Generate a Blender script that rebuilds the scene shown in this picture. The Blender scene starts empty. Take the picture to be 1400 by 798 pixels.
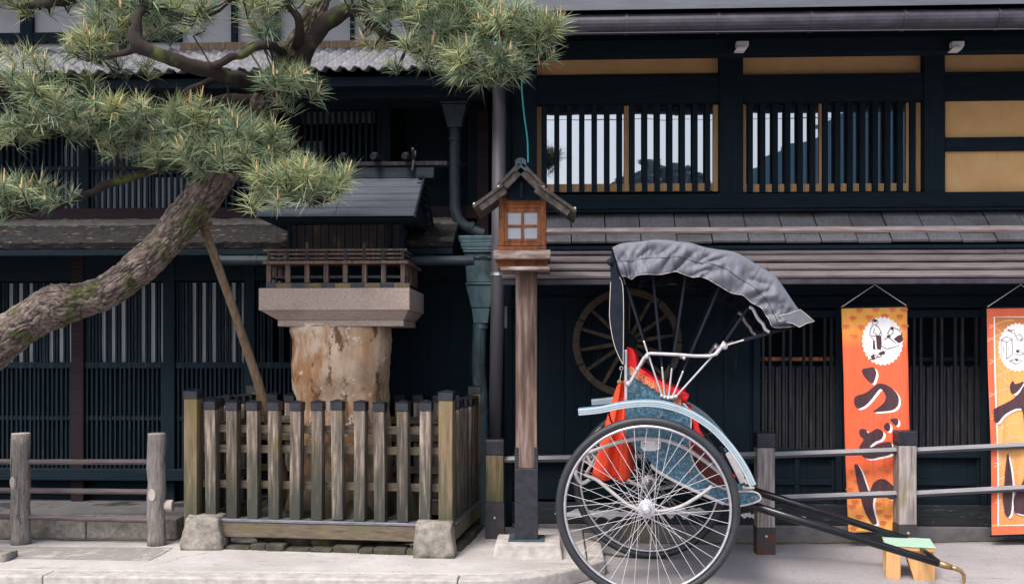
import bpy, math, random
from mathutils import Vector, Matrix, noise
random.seed(11)
PI = math.pi
R = math.radians
SC = bpy.context.scene
COL = SC.collection

# ------------------------------------------------------------------ camera, sky, sun, exposure
YAW = R(2.5); FPX = 1361.0; CX, HZ = 700.0, 480.0; CAM = Vector((0, 0, 1.5))
cd = bpy.data.cameras.new('camera'); cam = bpy.data.objects.new('camera', cd); COL.objects.link(cam)
cam.location = CAM; cam.rotation_euler = (PI/2, 0, YAW)
cd.sensor_width = 36; cd.lens = FPX/1400*36; cd.shift_y = (HZ-399)/1400
cd.clip_end = 2000; cd.clip_start = .05
SC.camera = cam
SUN_EL, SUN_AZ = R(56), R(-152)          # azimuth measured from +Y towards +X: behind the camera, a little left
w = bpy.data.worlds.new('World'); SC.world = w; w.use_nodes = True
nt = w.node_tree; nt.nodes.clear()
sky = nt.nodes.new('ShaderNodeTexSky'); sky.sky_type = 'NISHITA'; sky.sun_disc = False
sky.sun_elevation = SUN_EL; sky.sun_rotation = SUN_AZ
sky.air_density = 1.0; sky.dust_density = 3.0; sky.ozone_density = 1.0
hs = nt.nodes.new('ShaderNodeHueSaturation'); hs.inputs['Saturation'].default_value = .62
bg = nt.nodes.new('ShaderNodeBackground'); bg.inputs['Strength'].default_value = .15
wo = nt.nodes.new('ShaderNodeOutputWorld')
nt.links.new(sky.outputs[0], hs.inputs['Color']); nt.links.new(hs.outputs[0], bg.inputs['Color']); nt.links.new(bg.outputs[0], wo.inputs[0])
sd = bpy.data.lights.new('sun', 'SUN'); sun = bpy.data.objects.new('sun', sd); COL.objects.link(sun)
sd.energy = 1.65; sd.angle = R(18); sd.color = (1, .93, .84)
sv = Vector((math.sin(SUN_AZ)*math.cos(SUN_EL), math.cos(SUN_AZ)*math.cos(SUN_EL), math.sin(SUN_EL)))
sun.rotation_euler = sv.to_track_quat('Z', 'Y').to_euler(); sun.location = sv*30
SC.view_settings.view_transform = 'Standard'; SC.view_settings.look = 'None'
SC.view_settings.exposure = 1.22; SC.view_settings.gamma = 1
SC.render.engine = 'CYCLES'
SC.cycles.max_bounces = 6; SC.cycles.use_denoising = True

# ------------------------------------------------------------------ measuring: a pixel of the photo on a plane of the place
def ray(px, py):
    u = (px-CX)/FPX; v = (HZ-py)/FPX
    return Vector((-math.sin(YAW)+u*math.cos(YAW), math.cos(YAW)+u*math.sin(YAW), v))
def P(px, py, Y):
    d = ray(px, py); return CAM + d*(Y/d.y)
def s(r, g, b):
    return tuple(((c/255)/12.92 if c/255 <= .04045 else ((c/255+.055)/1.055)**2.4) for c in (r, g, b)) + (1,)

# ------------------------------------------------------------------ materials
def mat(name, cols, scale=(1, 1, 1), ns=6, detail=7, rough=.8, bump=.25, bs=None, metal=0., spec=.3,
        blotch=None, cracks=None, rnd=0., coat=0., height=None, voro=None, dist=.01):
    m = bpy.data.materials.new(name); m.use_nodes = True
    t = m.node_tree; n = t.nodes; L = t.links
    b = n['Principled BSDF']; b.inputs['Roughness'].default_value = rough; b.inputs['Metallic'].default_value = metal
    b.inputs['Specular IOR Level'].default_value = spec
    if coat: b.inputs['Coat Weight'].default_value = coat
    g = n.new('ShaderNodeNewGeometry'); oi = n.new('ShaderNodeObjectInfo')
    mp = n.new('ShaderNodeMapping'); mp.inputs['Scale'].default_value = scale
    L.new(g.outputs['Position'], mp.inputs['Vector'])
    nz = n.new('ShaderNodeTexNoise'); nz.inputs['Scale'].default_value = ns; nz.inputs['Detail'].default_value = detail
    nz.inputs['Roughness'].default_value = .62
    L.new(mp.outputs[0], nz.inputs['Vector'])
    cr = n.new('ShaderNodeValToRGB'); e = cr.color_ramp.elements
    k = len(cols)
    while len(e) < k: e.new(.5)
    for i, c in enumerate(cols):
        e[i].position = .3+.4*i/max(1, k-1); e[i].color = c
    L.new(nz.outputs['Fac'], cr.inputs[0]); out = cr.outputs[0]
    def mixc(a, fac, c, mode='MIX'):
        x = n.new('ShaderNodeMix'); x.data_type = 'RGBA'; x.blend_type = mode
        L.new(a, x.inputs['A'])
        if isinstance(c, tuple): x.inputs['B'].default_value = c
        else: L.new(c, x.inputs['B'])
        if isinstance(fac, (int, float)): x.inputs['Factor'].default_value = fac
        else: L.new(fac, x.inputs['Factor'])
        return x.outputs['Result']
    for bl in (blotch or []):
        col, sc, lo, hi = bl[:4]
        mp2 = n.new('ShaderNodeMapping'); mp2.inputs['Scale'].default_value = bl[4] if len(bl) > 4 else (1, 1, 1)
        mp2.inputs['Location'].default_value = (sc*1.7, 3.1, sc)
        L.new(g.outputs['Position'], mp2.inputs['Vector'])
        n2 = n.new('ShaderNodeTexNoise'); n2.inputs['Scale'].default_value = sc; n2.inputs['Detail'].default_value = 9; n2.inputs['Roughness'].default_value = .64
        L.new(mp2.outputs[0], n2.inputs['Vector'])
        mr = n.new('ShaderNodeMapRange'); mr.inputs[1].default_value = lo; mr.inputs[2].default_value = hi
        L.new(n2.outputs['Fac'], mr.inputs[0])
        out = mixc(out, mr.outputs[0], col)
    if cracks:                        # hairline cracks: (colour, scale, width)
        nd = n.new('ShaderNodeTexNoise'); nd.inputs['Scale'].default_value = 2.2; nd.inputs['Detail'].default_value = 5; L.new(g.outputs['Position'], nd.inputs['Vector'])
        ad = n.new('ShaderNodeMix'); ad.data_type = 'RGBA'; ad.blend_type = 'ADD'; ad.inputs['Factor'].default_value = .55; L.new(g.outputs['Position'], ad.inputs['A']); L.new(nd.outputs['Color'], ad.inputs['B'])
        vo_ = n.new('ShaderNodeTexVoronoi'); vo_.feature = 'DISTANCE_TO_EDGE'; vo_.inputs['Scale'].default_value = cracks[1]; L.new(ad.outputs['Result'], vo_.inputs['Vector'])
        mr = n.new('ShaderNodeMapRange'); mr.inputs[1].default_value = 0; mr.inputs[2].default_value = cracks[2]; mr.inputs[3].default_value = .75; mr.inputs[4].default_value = 0; L.new(vo_.outputs['Distance'], mr.inputs[0])
        mk_ = n.new('ShaderNodeTexNoise'); mk_.inputs['Scale'].default_value = .9; L.new(g.outputs['Position'], mk_.inputs['Vector'])
        m2 = n.new('ShaderNodeMapRange'); m2.inputs[1].default_value = .5; m2.inputs[2].default_value = .58; L.new(mk_.outputs['Fac'], m2.inputs[0])
        mu = n.new('ShaderNodeMath'); mu.operation = 'MULTIPLY'; L.new(mr.outputs[0], mu.inputs[0]); L.new(m2.outputs[0], mu.inputs[1])
        out = mixc(out, mu.outputs[0], cracks[0])
    if height:                        # a stain of damp and algae that creeps up: (colour, z where full, z where gone)
        col, z0, z1 = height
        sx = n.new('ShaderNodeSeparateXYZ'); L.new(g.outputs['Position'], sx.inputs[0])
        ma = n.new('ShaderNodeMath'); ma.operation = 'MULTIPLY_ADD'; L.new(nz.outputs['Fac'], ma.inputs[0]); ma.inputs[1].default_value = 1.1
        L.new(sx.outputs[2], ma.inputs[2])
        mr = n.new('ShaderNodeMapRange'); mr.inputs[1].default_value = z1+.55; mr.inputs[2].default_value = z0+.55
        L.new(ma.outputs[0], mr.inputs[0]); out = mixc(out, mr.outputs[0], col)
    if rnd:
        mr = n.new('ShaderNodeMapRange'); mr.inputs[3].default_value = 1-rnd; mr.inputs[4].default_value = 1+rnd
        L.new(oi.outputs['Random'], mr.inputs[0])
        hv = n.new('ShaderNodeHueSaturation'); L.new(out, hv.inputs['Color']); L.new(mr.outputs[0], hv.inputs['Value']); out = hv.outputs[0]
    L.new(out, b.inputs['Base Color'])
    if bump:
        bp = n.new('ShaderNodeBump'); bp.inputs['Strength'].default_value = bump; bp.inputs['Distance'].default_value = dist
        if bs or voro:
            nb = n.new('ShaderNodeTexVoronoi' if voro else 'ShaderNodeTexNoise'); nb.inputs['Scale'].default_value = voro or bs
            if not voro: nb.inputs['Detail'].default_value = 8
            L.new(mp.outputs[0], nb.inputs['Vector']); L.new(nb.outputs[0], bp.inputs['Height'])
        else: L.new(nz.outputs['Fac'], bp.inputs['Height'])
        L.new(bp.outputs[0], b.inputs['Normal'])
    return m
VG = (14, 14, 1.2); HG = (1.2, 14, 14); DG = (14, 1.2, 14)
M = {}
M['dark_v'] = mat('dark_wood_upright', [(0.002514, 0.0076, 0.01233, 1), (0.007182, 0.01339, 0.01989, 1)], VG, 4, rough=.85, spec=.12, bump=.25, rnd=.2)
M['dark_h'] = mat('dark_wood_level', [(0.002514, 0.0076, 0.01233, 1), (0.0079, 0.01411, 0.02069, 1)], HG, 4, rough=.85, spec=.12, bump=.25, rnd=.2)
M['dark_board'] = mat('dark_wall_board', [(0.002155, 0.007239, 0.01194, 1), (0.006464, 0.01231, 0.01909, 1)], VG, 3, rough=.85, spec=.12, bump=.3,
                      blotch=[((.055, .055, .06, 1), 3, .62, .8, (8, 8, 1))])
M['skirt_board'] = mat('peeling_skirting_board', [(.006, .009, .012, 1), (.024, .027, .032, 1)], HG, 4, rough=.75, bump=.5,
                       blotch=[((.12, .12, .13, 1), 5, .60, .66, (1.5, 1, 8))])
M['peel'] = mat('flaked_white_paint', [(0.36, 0.348, 0.372, 1), (0.744, 0.72, 0.744, 1)], HG, 3, rough=.8, bump=.5)
M['lattice'] = mat('lattice_wood', [(.008, .010, .014, 1), (.032, .029, .035, 1)], VG, 5, rough=.85, spec=.12, bump=.25, blotch=[((.055, .05, .054, 1), 5, .56, .75, (9, 9, .8))])
M['lattice_blue'] = mat('lattice_wood_blue_grey', [(0.0034, 0.00864, 0.01368, 1), (0.01105, 0.01872, 0.02736, 1)], VG, 5, rough=.85, spec=.12, bump=.25, blotch=[((.030, .042, .052, 1), 5, .56, .75, (9, 9, .8))])
M['brown_wood'] = mat('red_brown_beam', [(.008, .007, .009, 1), (.024, .014, .017, 1)], HG, 4, rough=.85, spec=.12)
M['awning'] = mat('silvered_awning_board', [(0.08155, 0.06779, 0.07194, 1), (0.1439, 0.1198, 0.1233, 1), (0.1919, 0.1651, 0.1663, 1)], HG, 3, rough=.8, bump=.35,
                  blotch=[((.06, .05, .055, 1), 2.2, .55, .75, (1, 1, 6))])
M['board_roof'] = mat('grey_roof_board', [(0.09, 0.087, 0.099, 1), (0.15, 0.144, 0.1575, 1)], DG, 3, rough=.8, bump=.35,
                      blotch=[((.06, .058, .055, 1), 3, .5, .75), ((.20, .195, .185, 1), 16, .62, .72)])
M['roof_strip'] = mat('weathered_roof_strip', [(0.216, 0.1553, 0.1283, 1), (0.459, 0.3847, 0.3713, 1)], HG, 4, rough=.85, bump=.4)
M['fascia'] = mat('grey_metal_edge', [(0.07, 0.0735, 0.0875, 1), (0.105, 0.1085, 0.126, 1)], HG, 3, rough=.5, bump=.05)
M['gutter'] = mat('dark_gutter', [(.020, .018, .026, 1), (.050, .043, .056, 1)], (3, 8, 3), 3, rough=.45, bump=.15)
M['yellow'] = mat('ochre_plaster', [(.46, .265, .115, 1), (.54, .33, .15, 1)], (1, 1, 1), 4, rough=.9, bump=.3, bs=22, blotch=[((.40, .24, .11, 1), 2.2, .52, .8, (1, 1, .8)), ((.36, .22, .10, 1), 7, .62, .74, (3, 3, .5))])
M['white_plaster'] = mat('white_plaster', [(0.255, 0.2475, 0.27, 1), (0.315, 0.3075, 0.33, 1)], (1, 1, 1), 3, rough=.9, bump=.1, bs=40)
M['window_wood'] = mat('tan_window_wood', [(.32, .18, .085, 1), (.46, .28, .14, 1)], VG, 5, rough=.65, bump=.2)
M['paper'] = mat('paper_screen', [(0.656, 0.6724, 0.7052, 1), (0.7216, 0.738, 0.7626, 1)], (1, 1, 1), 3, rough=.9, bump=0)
M['dim_paper'] = mat('darker_paper_screen', [(.22, .24, .28, 1), (.3, .32, .36, 1)], (1, 1, 1), 3, rough=.9, bump=0)  # second, darker paper tone for the upper-floor screens
M['yard'] = mat('damp_yard_floor', [(.06, .057, .06, 1), (.11, .105, .11, 1)], (1, 1, 1), 6, rough=.85, bump=.2, bs=60, blotch=[((.015, .015, .017, 1), 1.6, .54, .60)])
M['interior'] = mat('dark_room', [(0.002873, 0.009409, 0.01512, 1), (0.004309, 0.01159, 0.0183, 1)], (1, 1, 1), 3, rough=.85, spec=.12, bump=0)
M['tile'] = mat('grey_roof_tile', [(0.096, 0.096, 0.108, 1), (0.204, 0.201, 0.216, 1)], (3, 3, 3), 4, rough=.55, bump=.2)
M['thatch'] = mat('weathered_shingle', [(0.0039, 0.00455, 0.00585, 1), (0.0195, 0.0169, 0.01755, 1)], (3, 10, 30), 3, rough=.9, bump=.7, dist=.03,
                  blotch=[((.30, .20, .14, 1), 7, .60, .68, (1.2, 3, 10))])
M['thatch_top'] = mat('bleached_shingle', [(0.036, 0.036, 0.036, 1), (0.096, 0.088, 0.084, 1)], (2, 8, 8), 4, rough=.9, bump=.5)
M['fence_wood'] = mat('fence_picket_wood', [(.062, .050, .042, 1), (.16, .128, .104, 1), (.35, .275, .222, 1)], VG, 3.2, rough=.85, bump=.4, rnd=.28,
                      blotch=[((.15, .12, .035, 1), 4, .54, .7, (2, 2, .7)), ((.05, .048, .047, 1), 4.5, .56, .72, (4, 4, .6))],
                      height=((.042, .043, .035, 1), .42, 1.0))
M['fence_post'] = mat('mossy_corner_post', [(.10, .072, .045, 1), (.22, .16, .10, 1)], VG, 3, rough=.85, bump=.4, rnd=.2,
                      blotch=[((.17, .14, .04, 1), 5, .48, .7, (2, 2, .8))], height=((.05, .052, .032, 1), .3, .85))
M['fence_rail'] = mat('fence_rail_wood', [(.05, .042, .034, 1), (.16, .12, .085, 1)], HG, 4, rough=.85, bump=.35,
                      blotch=[((.09, .09, .035, 1), 5, .5, .7)])
M['cap'] = mat('black_metal_cap', [(.012, .014, .02, 1), (.034, .035, .045, 1)], (4, 4, 4), 5, rough=.42, bump=.1, metal=.4, spec=.5)
M['sill_metal'] = mat('lead_flashing', [(.09, .09, .11, 1), (.2, .2, .23, 1)], HG, 5, rough=.45, bump=.15, metal=.4)
M['stone'] = mat('rough_grey_stone', [(0.1063, 0.09625, 0.0825, 1), (0.2, 0.1812, 0.16, 1), (0.3, 0.2687, 0.2375, 1)], (1, 1, 1), 18, rough=.92, bump=.6, bs=45,
                 blotch=[((.09, .085, .05, 1), 5, .52, .7)])
M['mossy_stone'] = mat('dark_mossy_stone', [(.022, .020, .016, 1), (.075, .067, .05, 1)], (1, 1, 1), 12, rough=.95, bump=.7, bs=30,
                       blotch=[((.045, .05, .015, 1), 6, .56, .66)])
M['granite'] = mat('pink_granite', [(0.2467, 0.19, 0.1581, 1), (0.315, 0.25, 0.2139, 1), (0.378, 0.305, 0.2604, 1)], (1, 1, 1), 60, detail=3, rough=.85, bump=.2, bs=80,
                   blotch=[((.20, .155, .135, 1), 3, .5, .75), ((.15, .115, .105, 1), 6, .62, .70, (1, 1, .4))])
M['rock'] = mat('stained_pale_rock', [(0.24, 0.1504, 0.09274, 1), (0.44, 0.319, 0.2202, 1), (0.58, 0.4648, 0.3555, 1)], (1, 1, .5), 4, rough=.9, bump=.6, bs=9, dist=.03,
                blotch=[((.33, .165, .075, 1), 3.2, .485, .58, (1.5, 1.5, .5)), ((.20, .20, .22, 1), 3.7, .66, .70), ((.16, .09, .05, 1), 9, .58, .68, (1, 1, .5)), ((.14, .075, .04, 1), 5.5, .555, .585, (1, 1, .4)), ((.62, .55, .50, 1), 14, .6, .68)],
                height=((.10, .078, .055, 1), .55, 1.05))
M['shrine_wood'] = mat('shrine_dark_wood', [(.012, .014, .018, 1), (.042, .034, .034, 1)], VG, 4, rough=.75, bump=.35,
                       blotch=[((.17, .08, .04, 1), 6, .56, .7, (2, 2, .6))])
M['shrine_rail'] = mat('shrine_weathered_rail', [(0.036, 0.028, 0.0256, 1), (0.16, 0.108, 0.084, 1)], VG, 4, rough=.8, bump=.35, rnd=.2)
M['shrine_roof'] = mat('blue_grey_shrine_roof', [(0.03808, 0.04624, 0.05848, 1), (0.0748, 0.08568, 0.1034, 1)], HG, 3, rough=.65, bump=.3)
M['ridge'] = mat('dark_ridge_board', [(0.0108, 0.0138, 0.018, 1), (0.021, 0.0252, 0.0312, 1)], HG, 3, rough=.9, spec=.04, bump=.3)
M['lamp_post'] = mat('weathered_lamp_post', [(0.02664, 0.01894, 0.01658, 1), (0.1006, 0.06216, 0.04736, 1), (0.2368, 0.1865, 0.1687, 1)], (9, 9, .7), 2.6, rough=.85, bump=.4)
M['lamp_wood'] = mat('orange_brown_wood', [(0.072, 0.0246, 0.0104, 1), (0.198, 0.0615, 0.0192, 1), (0.324, 0.1148, 0.036, 1)], (9, 9, 3), 2.6, rough=.7, bump=.3,
                     blotch=[((.05, .03, .025, 1), 7, .55, .7)])
M['lamp_grey'] = mat('silver_brown_board', [(0.0595, 0.03825, 0.0306, 1), (0.204, 0.1403, 0.1105, 1), (0.408, 0.357, 0.34, 1)], (2, 9, 9), 2.5, rough=.85, bump=.35)
M['lamp_roof'] = mat('mossy_lamp_roof', [(0.0238, 0.02176, 0.0204, 1), (0.0748, 0.0612, 0.051, 1), (0.136, 0.119, 0.1122, 1)], (5, 3, 5), 4, rough=.85, bump=.5,
                     blotch=[((.06, .062, .02, 1), 6, .55, .68)])
M['milk_glass'] = mat('frosted_pane', [(.25, .27, .30, 1), (.30, .32, .35, 1)], (1, 1, 1), 5, rough=.25, bump=0, spec=.5)
M['copper'] = mat('green_copper', [(0.033, 0.063, 0.078, 1), (0.075, 0.1275, 0.147, 1)], (5, 5, 2), 4, rough=.55, bump=.2, metal=.3,
                  blotch=[((.09, .16, .17, 1), 8, .58, .7, (1, 1, .5)), ((.02, .02, .026, 1), 5, .5, .7, (1, 1, .5))])
M['blue_gutter'] = mat('dark_blue_gutter', [(.008, .016, .024, 1), (.018, .03, .042, 1)], (3, 8, 3), 3, rough=.5, bump=.1)
M['copper_dark'] = mat('darkened_copper', [(.012, .02, .027, 1), (.028, .042, .05, 1)], (5, 5, 2), 4, rough=.55, bump=.2, metal=.2)
M['pipe'] = mat('grey_painted_pipe', [(.05, .049, .06, 1), (.07, .068, .082, 1)], (2, 2, 1), 3, rough=.55, bump=.05)
M['concrete'] = mat('pale_concrete', [(0.3207, 0.2984, 0.2939, 1), (0.3919, 0.367, 0.3608, 1), (0.4454, 0.4187, 0.4143, 1)], (1, 1, 1), 3, rough=.92, cracks=((.17, .155, .145, 1), .6, .006), bump=.35, bs=160,
                    blotch=[((.29, .27, .26, 1), 1.3, .48, .75), ((.24, .225, .215, 1), 14, .63, .72), ((.27, .245, .23, 1), 5, .58, .66, (1, 2.5, 1)), ((.25, .235, .225, 1), 85, .52, .72)])
M['patch'] = mat('brushed_old_concrete', [(.17, .155, .148, 1), (.27, .25, .238, 1)], (40, 3, 3), 2, rough=.95, bump=.5, blotch=[((.36, .34, .325, 1), 6, .52, .66)])
M['dirt'] = mat('mossy_gutter_dirt', [(.07, .062, .045, 1), (.16, .145, .115, 1)], (1, 1, 1), 16, rough=.95, bump=.5, blotch=[((.16, .15, .06, 1), 5, .55, .7)])
M['kerb'] = mat('kerb_stone', [(0.2483, 0.2257, 0.2144, 1), (0.4289, 0.395, 0.3781, 1)], (1, 1, 1), 14, rough=.92, bump=.35, bs=90)
M['asphalt'] = mat('worn_pale_asphalt', [(0.195, 0.183, 0.192, 1), (0.285, 0.2655, 0.2745, 1), (0.36, 0.3345, 0.345, 1)], (1, 1, 1), 130, detail=3, rough=.93, cracks=((.09, .085, .085, 1), .55, .006), bump=.35, bs=200,
                   blotch=[((.24, .222, .228, 1), 1.1, .46, .72), ((.36, .335, .335, 1), .6, .50, .7), ((.18, .17, .17, 1), 9, .64, .70), ((.15, .14, .145, 1), 70, .53, .72)])
M['plinth'] = mat('grey_plinth_concrete', [(.09, .083, .088, 1), (.16, .148, .152, 1)], (1, 1, 1), 9, rough=.92, bump=.3, bs=60,
                  blotch=[((.14, .115, .06, 1), 3, .55, .7)])
M['log'] = mat('concrete_log', [(0.117, 0.103, 0.0936, 1), (0.2808, 0.2515, 0.234, 1)], (18, 18, 2.5), 3, rough=.9, bump=.9, dist=.03, rnd=.1, blotch=[((.055, .047, .042, 1), 9, .56, .66, (3, 3, .5)), ((.30, .27, .255, 1), 22, .58, .68, (1, 1, .4))])
M['log_cut'] = mat('sawn_log_face', [(0.294, 0.252, 0.217, 1), (0.392, 0.35, 0.315, 1)], (1, 1, 1), 9, rough=.9, bump=.15)
M['rust_pipe'] = mat('rusty_pipe', [(0.04725, 0.0351, 0.0378, 1), (0.135, 0.104, 0.108, 1)], HG, 5, rough=.6, bump=.2)
M['rail_post'] = mat('silvered_rail_post', [(.09, .075, .07, 1), (.22, .19, .18, 1), (.36, .33, .32, 1)], VG, 3.5, rough=.88, bump=.4, rnd=.12,
                     blotch=[((.16, .15, .05, 1), 4, .56, .72, (2, 2, .6))])
M['rail_metal'] = mat('dark_glossy_rail', [(.010, .011, .015, 1), (.02, .021, .026, 1)], HG, 6, rough=.3, bump=.05, spec=.8)
M['highlight_steel'] = mat('painted_rail_highlight', [(0.1496, 0.1462, 0.1598, 1), (0.2448, 0.238, 0.255, 1)], HG, 6, rough=.45, bump=.05, spec=.5)  # pale tone that paints the sky highlight along the rail tops
M['rusty_foot'] = mat('rusting_steel_shoe', [(.02, .021, .026, 1), (.045, .043, .046, 1)], (2, 2, 2), 6, rough=.6, bump=.25, height=((.09, .035, .018, 1), .0, .12))
M['wagon'] = mat('old_wagon_wood', [(0.0198, 0.01426, 0.0103, 1), (0.06732, 0.0495, 0.03564, 1)], (6, 6, 6), 3, rough=.9, bump=.4)
M['bark'] = mat('pine_bark', [(0.04704, 0.03444, 0.02991, 1), (0.1344, 0.1033, 0.08725, 1), (0.2419, 0.1998, 0.1683, 1)], (1, 1, 1), 16, rough=.95, bump=.8, bs=40, dist=.012,
                blotch=[((.045, .060, .011, 1), 4.2, .515, .58), ((.10, .075, .068, 1), 34, .50, .56)])
def crack(m, col):                                     # the crevices between bark plates are dark, dead wood
    n = m.node_tree.nodes; L = m.node_tree.links; b = n['Principled BSDF']; old = b.inputs['Base Color'].links[0].from_socket
    a = n.new('ShaderNodeAttribute'); a.attribute_name = 'plate'; cr = n.new('ShaderNodeValToRGB'); cr.color_ramp.elements[0].position = .12; cr.color_ramp.elements[1].position = .62
    x = n.new('ShaderNodeMix'); x.data_type = 'RGBA'; x.inputs['A'].default_value = col; L.new(a.outputs['Fac'], cr.inputs[0]); L.new(cr.outputs[0], x.inputs['Factor']); L.new(old, x.inputs['B'])
    L.new(x.outputs['Result'], b.inputs['Base Color'])
crack(M['bark'], (.030, .021, .020, 1))
M['twig'] = mat('pine_twig', [(0.009, 0.0072, 0.0063, 1), (0.027, 0.02025, 0.01575, 1)], (1, 1, 1), 14, rough=.95, bump=.4, blotch=[((.05, .06, .012, 1), 5, .56, .66)])
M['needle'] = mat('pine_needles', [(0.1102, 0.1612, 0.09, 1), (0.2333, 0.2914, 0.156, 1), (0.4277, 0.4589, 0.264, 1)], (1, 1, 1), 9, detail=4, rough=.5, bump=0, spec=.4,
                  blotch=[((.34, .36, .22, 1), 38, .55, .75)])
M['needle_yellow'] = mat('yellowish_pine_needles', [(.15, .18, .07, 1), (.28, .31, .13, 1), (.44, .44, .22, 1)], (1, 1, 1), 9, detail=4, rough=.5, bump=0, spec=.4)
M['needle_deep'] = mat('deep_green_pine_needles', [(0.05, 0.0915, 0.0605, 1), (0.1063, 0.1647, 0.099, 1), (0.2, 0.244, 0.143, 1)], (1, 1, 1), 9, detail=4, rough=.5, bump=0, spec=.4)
M['needle_brown'] = mat('dead_pine_needles', [(.20, .10, .04, 1), (.32, .19, .09, 1)], (1, 1, 1), 9, detail=4, rough=.6, bump=0)
M['candle'] = mat('pine_shoots', [(.42, .26, .11, 1), (.66, .48, .27, 1)], (1, 1, 1), 25, rough=.8, bump=.2)
M['prop'] = mat('prop_pole_wood', [(.07, .045, .028, 1), (.20, .14, .085, 1)], VG, 3, rough=.85, bump=.3)
M['tyre'] = mat('black_rubber', [(.013, .015, .019, 1), (.025, .027, .032, 1)], (2, 2, 2), 6, rough=.5, bump=.05, spec=.4)
M['chrome'] = mat('worn_chrome', [(.40, .39, .42, 1), (.6, .59, .62, 1)], (4, 4, 4), 6, rough=.3, bump=.03, metal=.75, spec=.6)
M['white_metal'] = mat('white_enamel', [(0.2952, 0.287, 0.2952, 1), (0.41, 0.3936, 0.4018, 1)], (4, 4, 4), 7, rough=.35, bump=.03, spec=.5)
M['spoke'] = mat('spoke_steel', [(.48, .46, .48, 1), (.58, .56, .58, 1)], (4, 4, 4), 6, rough=.35, bump=0, metal=.3, spec=.6)
M['teal'] = mat('teal_marbled_lacquer', [(.008, .036, .070, 1), (.026, .082, .13, 1), (.12, .22, .29, 1)], (1, 1, 1), 62, detail=5, rough=.3, bump=.03, spec=.5)
M['fender'] = mat('pale_blue_fender', [(0.2722, 0.3182, 0.3445, 1), (0.3629, 0.3917, 0.4099, 1)], (2, 2, 2), 5, rough=.35, bump=.02, spec=.5)
M['fender_line'] = mat('blue_pinstripe', [(.05, .15, .24, 1), (.09, .21, .30, 1)], (2, 2, 2), 5, rough=.35, bump=0, spec=.5)
M['trim'] = mat('cream_edge_trim', [(0.336, 0.3034, 0.2838, 1), (0.44, 0.4018, 0.3784, 1)], (2, 2, 2), 6, rough=.5, bump=0)
M['velvet'] = mat('red_velvet', [(.42, .006, .012, 1), (.62, .016, .022, 1)], (4, 4, 4), 6, rough=.8, bump=.15, bs=60)
M['fringe'] = mat('orange_fringe', [(.40, .065, .03, 1), (.68, .28, .13, 1)], (90, 90, 60), 1, rough=.85, bump=.4)
M['rug'] = mat('dark_red_rug', [(.02, .006, .008, 1), (.12, .022, .018, 1)], (60, 60, 8), 2, rough=.85, bump=.3)
M['red_cloth'] = mat('vermilion_cloth', [(.60, .045, .016, 1), (.72, .07, .025, 1)], (3, 3, 3), 4, rough=.85, bump=.1, bs=90)
M['hood'] = mat('grey_hood_cloth', [(0.08694, 0.09072, 0.1134, 1), (0.1134, 0.1172, 0.1436, 1)], (3, 3, 3), 5, rough=.58, bump=.12, bs=7, dist=.02, spec=.35)
M['hood_seam'] = mat('dark_seam_thread', [(.035, .037, .048, 1), (.05, .052, .066, 1)], (3, 3, 3), 5, rough=.8, bump=0)
M['hood_dark'] = mat('navy_hood_lining', [(0.0055, 0.0088, 0.0154, 1), (0.011, 0.0154, 0.02475, 1)], (3, 3, 3), 5, rough=.8, spec=.12, bump=.1)
M['rib'] = mat('navy_lacquer_rib', [(0.00336, 0.00588, 0.01092, 1), (0.00672, 0.01008, 0.01764, 1)], (3, 3, 3), 5, rough=.6, spec=.15, bump=0)
M['shaft'] = mat('black_lacquer_shaft', [(0.006, 0.0072, 0.0102, 1), (0.0108, 0.012, 0.0156, 1)], (3, 3, 3), 5, rough=.22, bump=.02, spec=.3)
M['brass'] = mat('brass', [(0.2232, 0.1364, 0.062, 1), (0.341, 0.2294, 0.1178, 1)], (3, 3, 3), 8, rough=.4, bump=.05, metal=.7)
M['stool_wood'] = mat('honey_stool_wood', [(0.4048, 0.2058, 0.077, 1), (0.552, 0.3234, 0.143, 1)], (9, 9, 1.5), 3, rough=.65, bump=.2)
M['stool_top'] = mat('mint_green_mat', [(0.2652, 0.42, 0.322, 1), (0.3432, 0.49, 0.385, 1)], (1, 1, 1), 90, rough=.9, bump=.3)
M['ban_ink'] = mat('brown_ink', [(.055, .026, .034, 1), (.075, .036, .045, 1)], (7, 7, .7), 2.2, detail=2, rough=.85, bump=.55, dist=.05)
M['ban_white'] = mat('white_print', [(.72, .69, .69, 1), (.80, .77, .77, 1)], (7, 7, .7), 2.2, detail=2, rough=.85, bump=.55, dist=.05)
M['ban_leaf'] = mat('rust_leaf_print', [(.52, .12, .045, 1), (.60, .17, .06, 1)], (7, 7, .7), 2.2, detail=2, rough=.85, bump=.55, dist=.05)
M['ban_pale'] = mat('pale_grass_print', [(.66, .40, .25, 1), (.72, .46, .30, 1)], (7, 7, .7), 2.2, detail=2, rough=.85, bump=.55, dist=.05)
M['ban_red'] = mat('vermilion_print', [(.66, .12, .055, 1), (.70, .14, .065, 1)], (7, 7, .7), 2.2, detail=2, rough=.85, bump=.55, dist=.05)
M['cord'] = mat('pale_cord', [(.5, .47, .46, 1), (.6, .57, .55, 1)], (9, 9, 9), 9, rough=.8, bump=0)
M['teal_cord'] = mat('teal_cable', [(.02, .22, .23, 1), (.03, .27, .28, 1)], (9, 9, 9), 9, rough=.6, bump=0)
M['lamp_white'] = mat('off_white_plastic', [(.55, .53, .51, 1), (.65, .63, .61, 1)], (9, 9, 9), 9, rough=.5, bump=0)
M['box_grey'] = mat('grey_plastic_box', [(.20, .19, .18, 1), (.25, .24, .23, 1)], (9, 9, 9), 9, rough=.6, bump=0)
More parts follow.
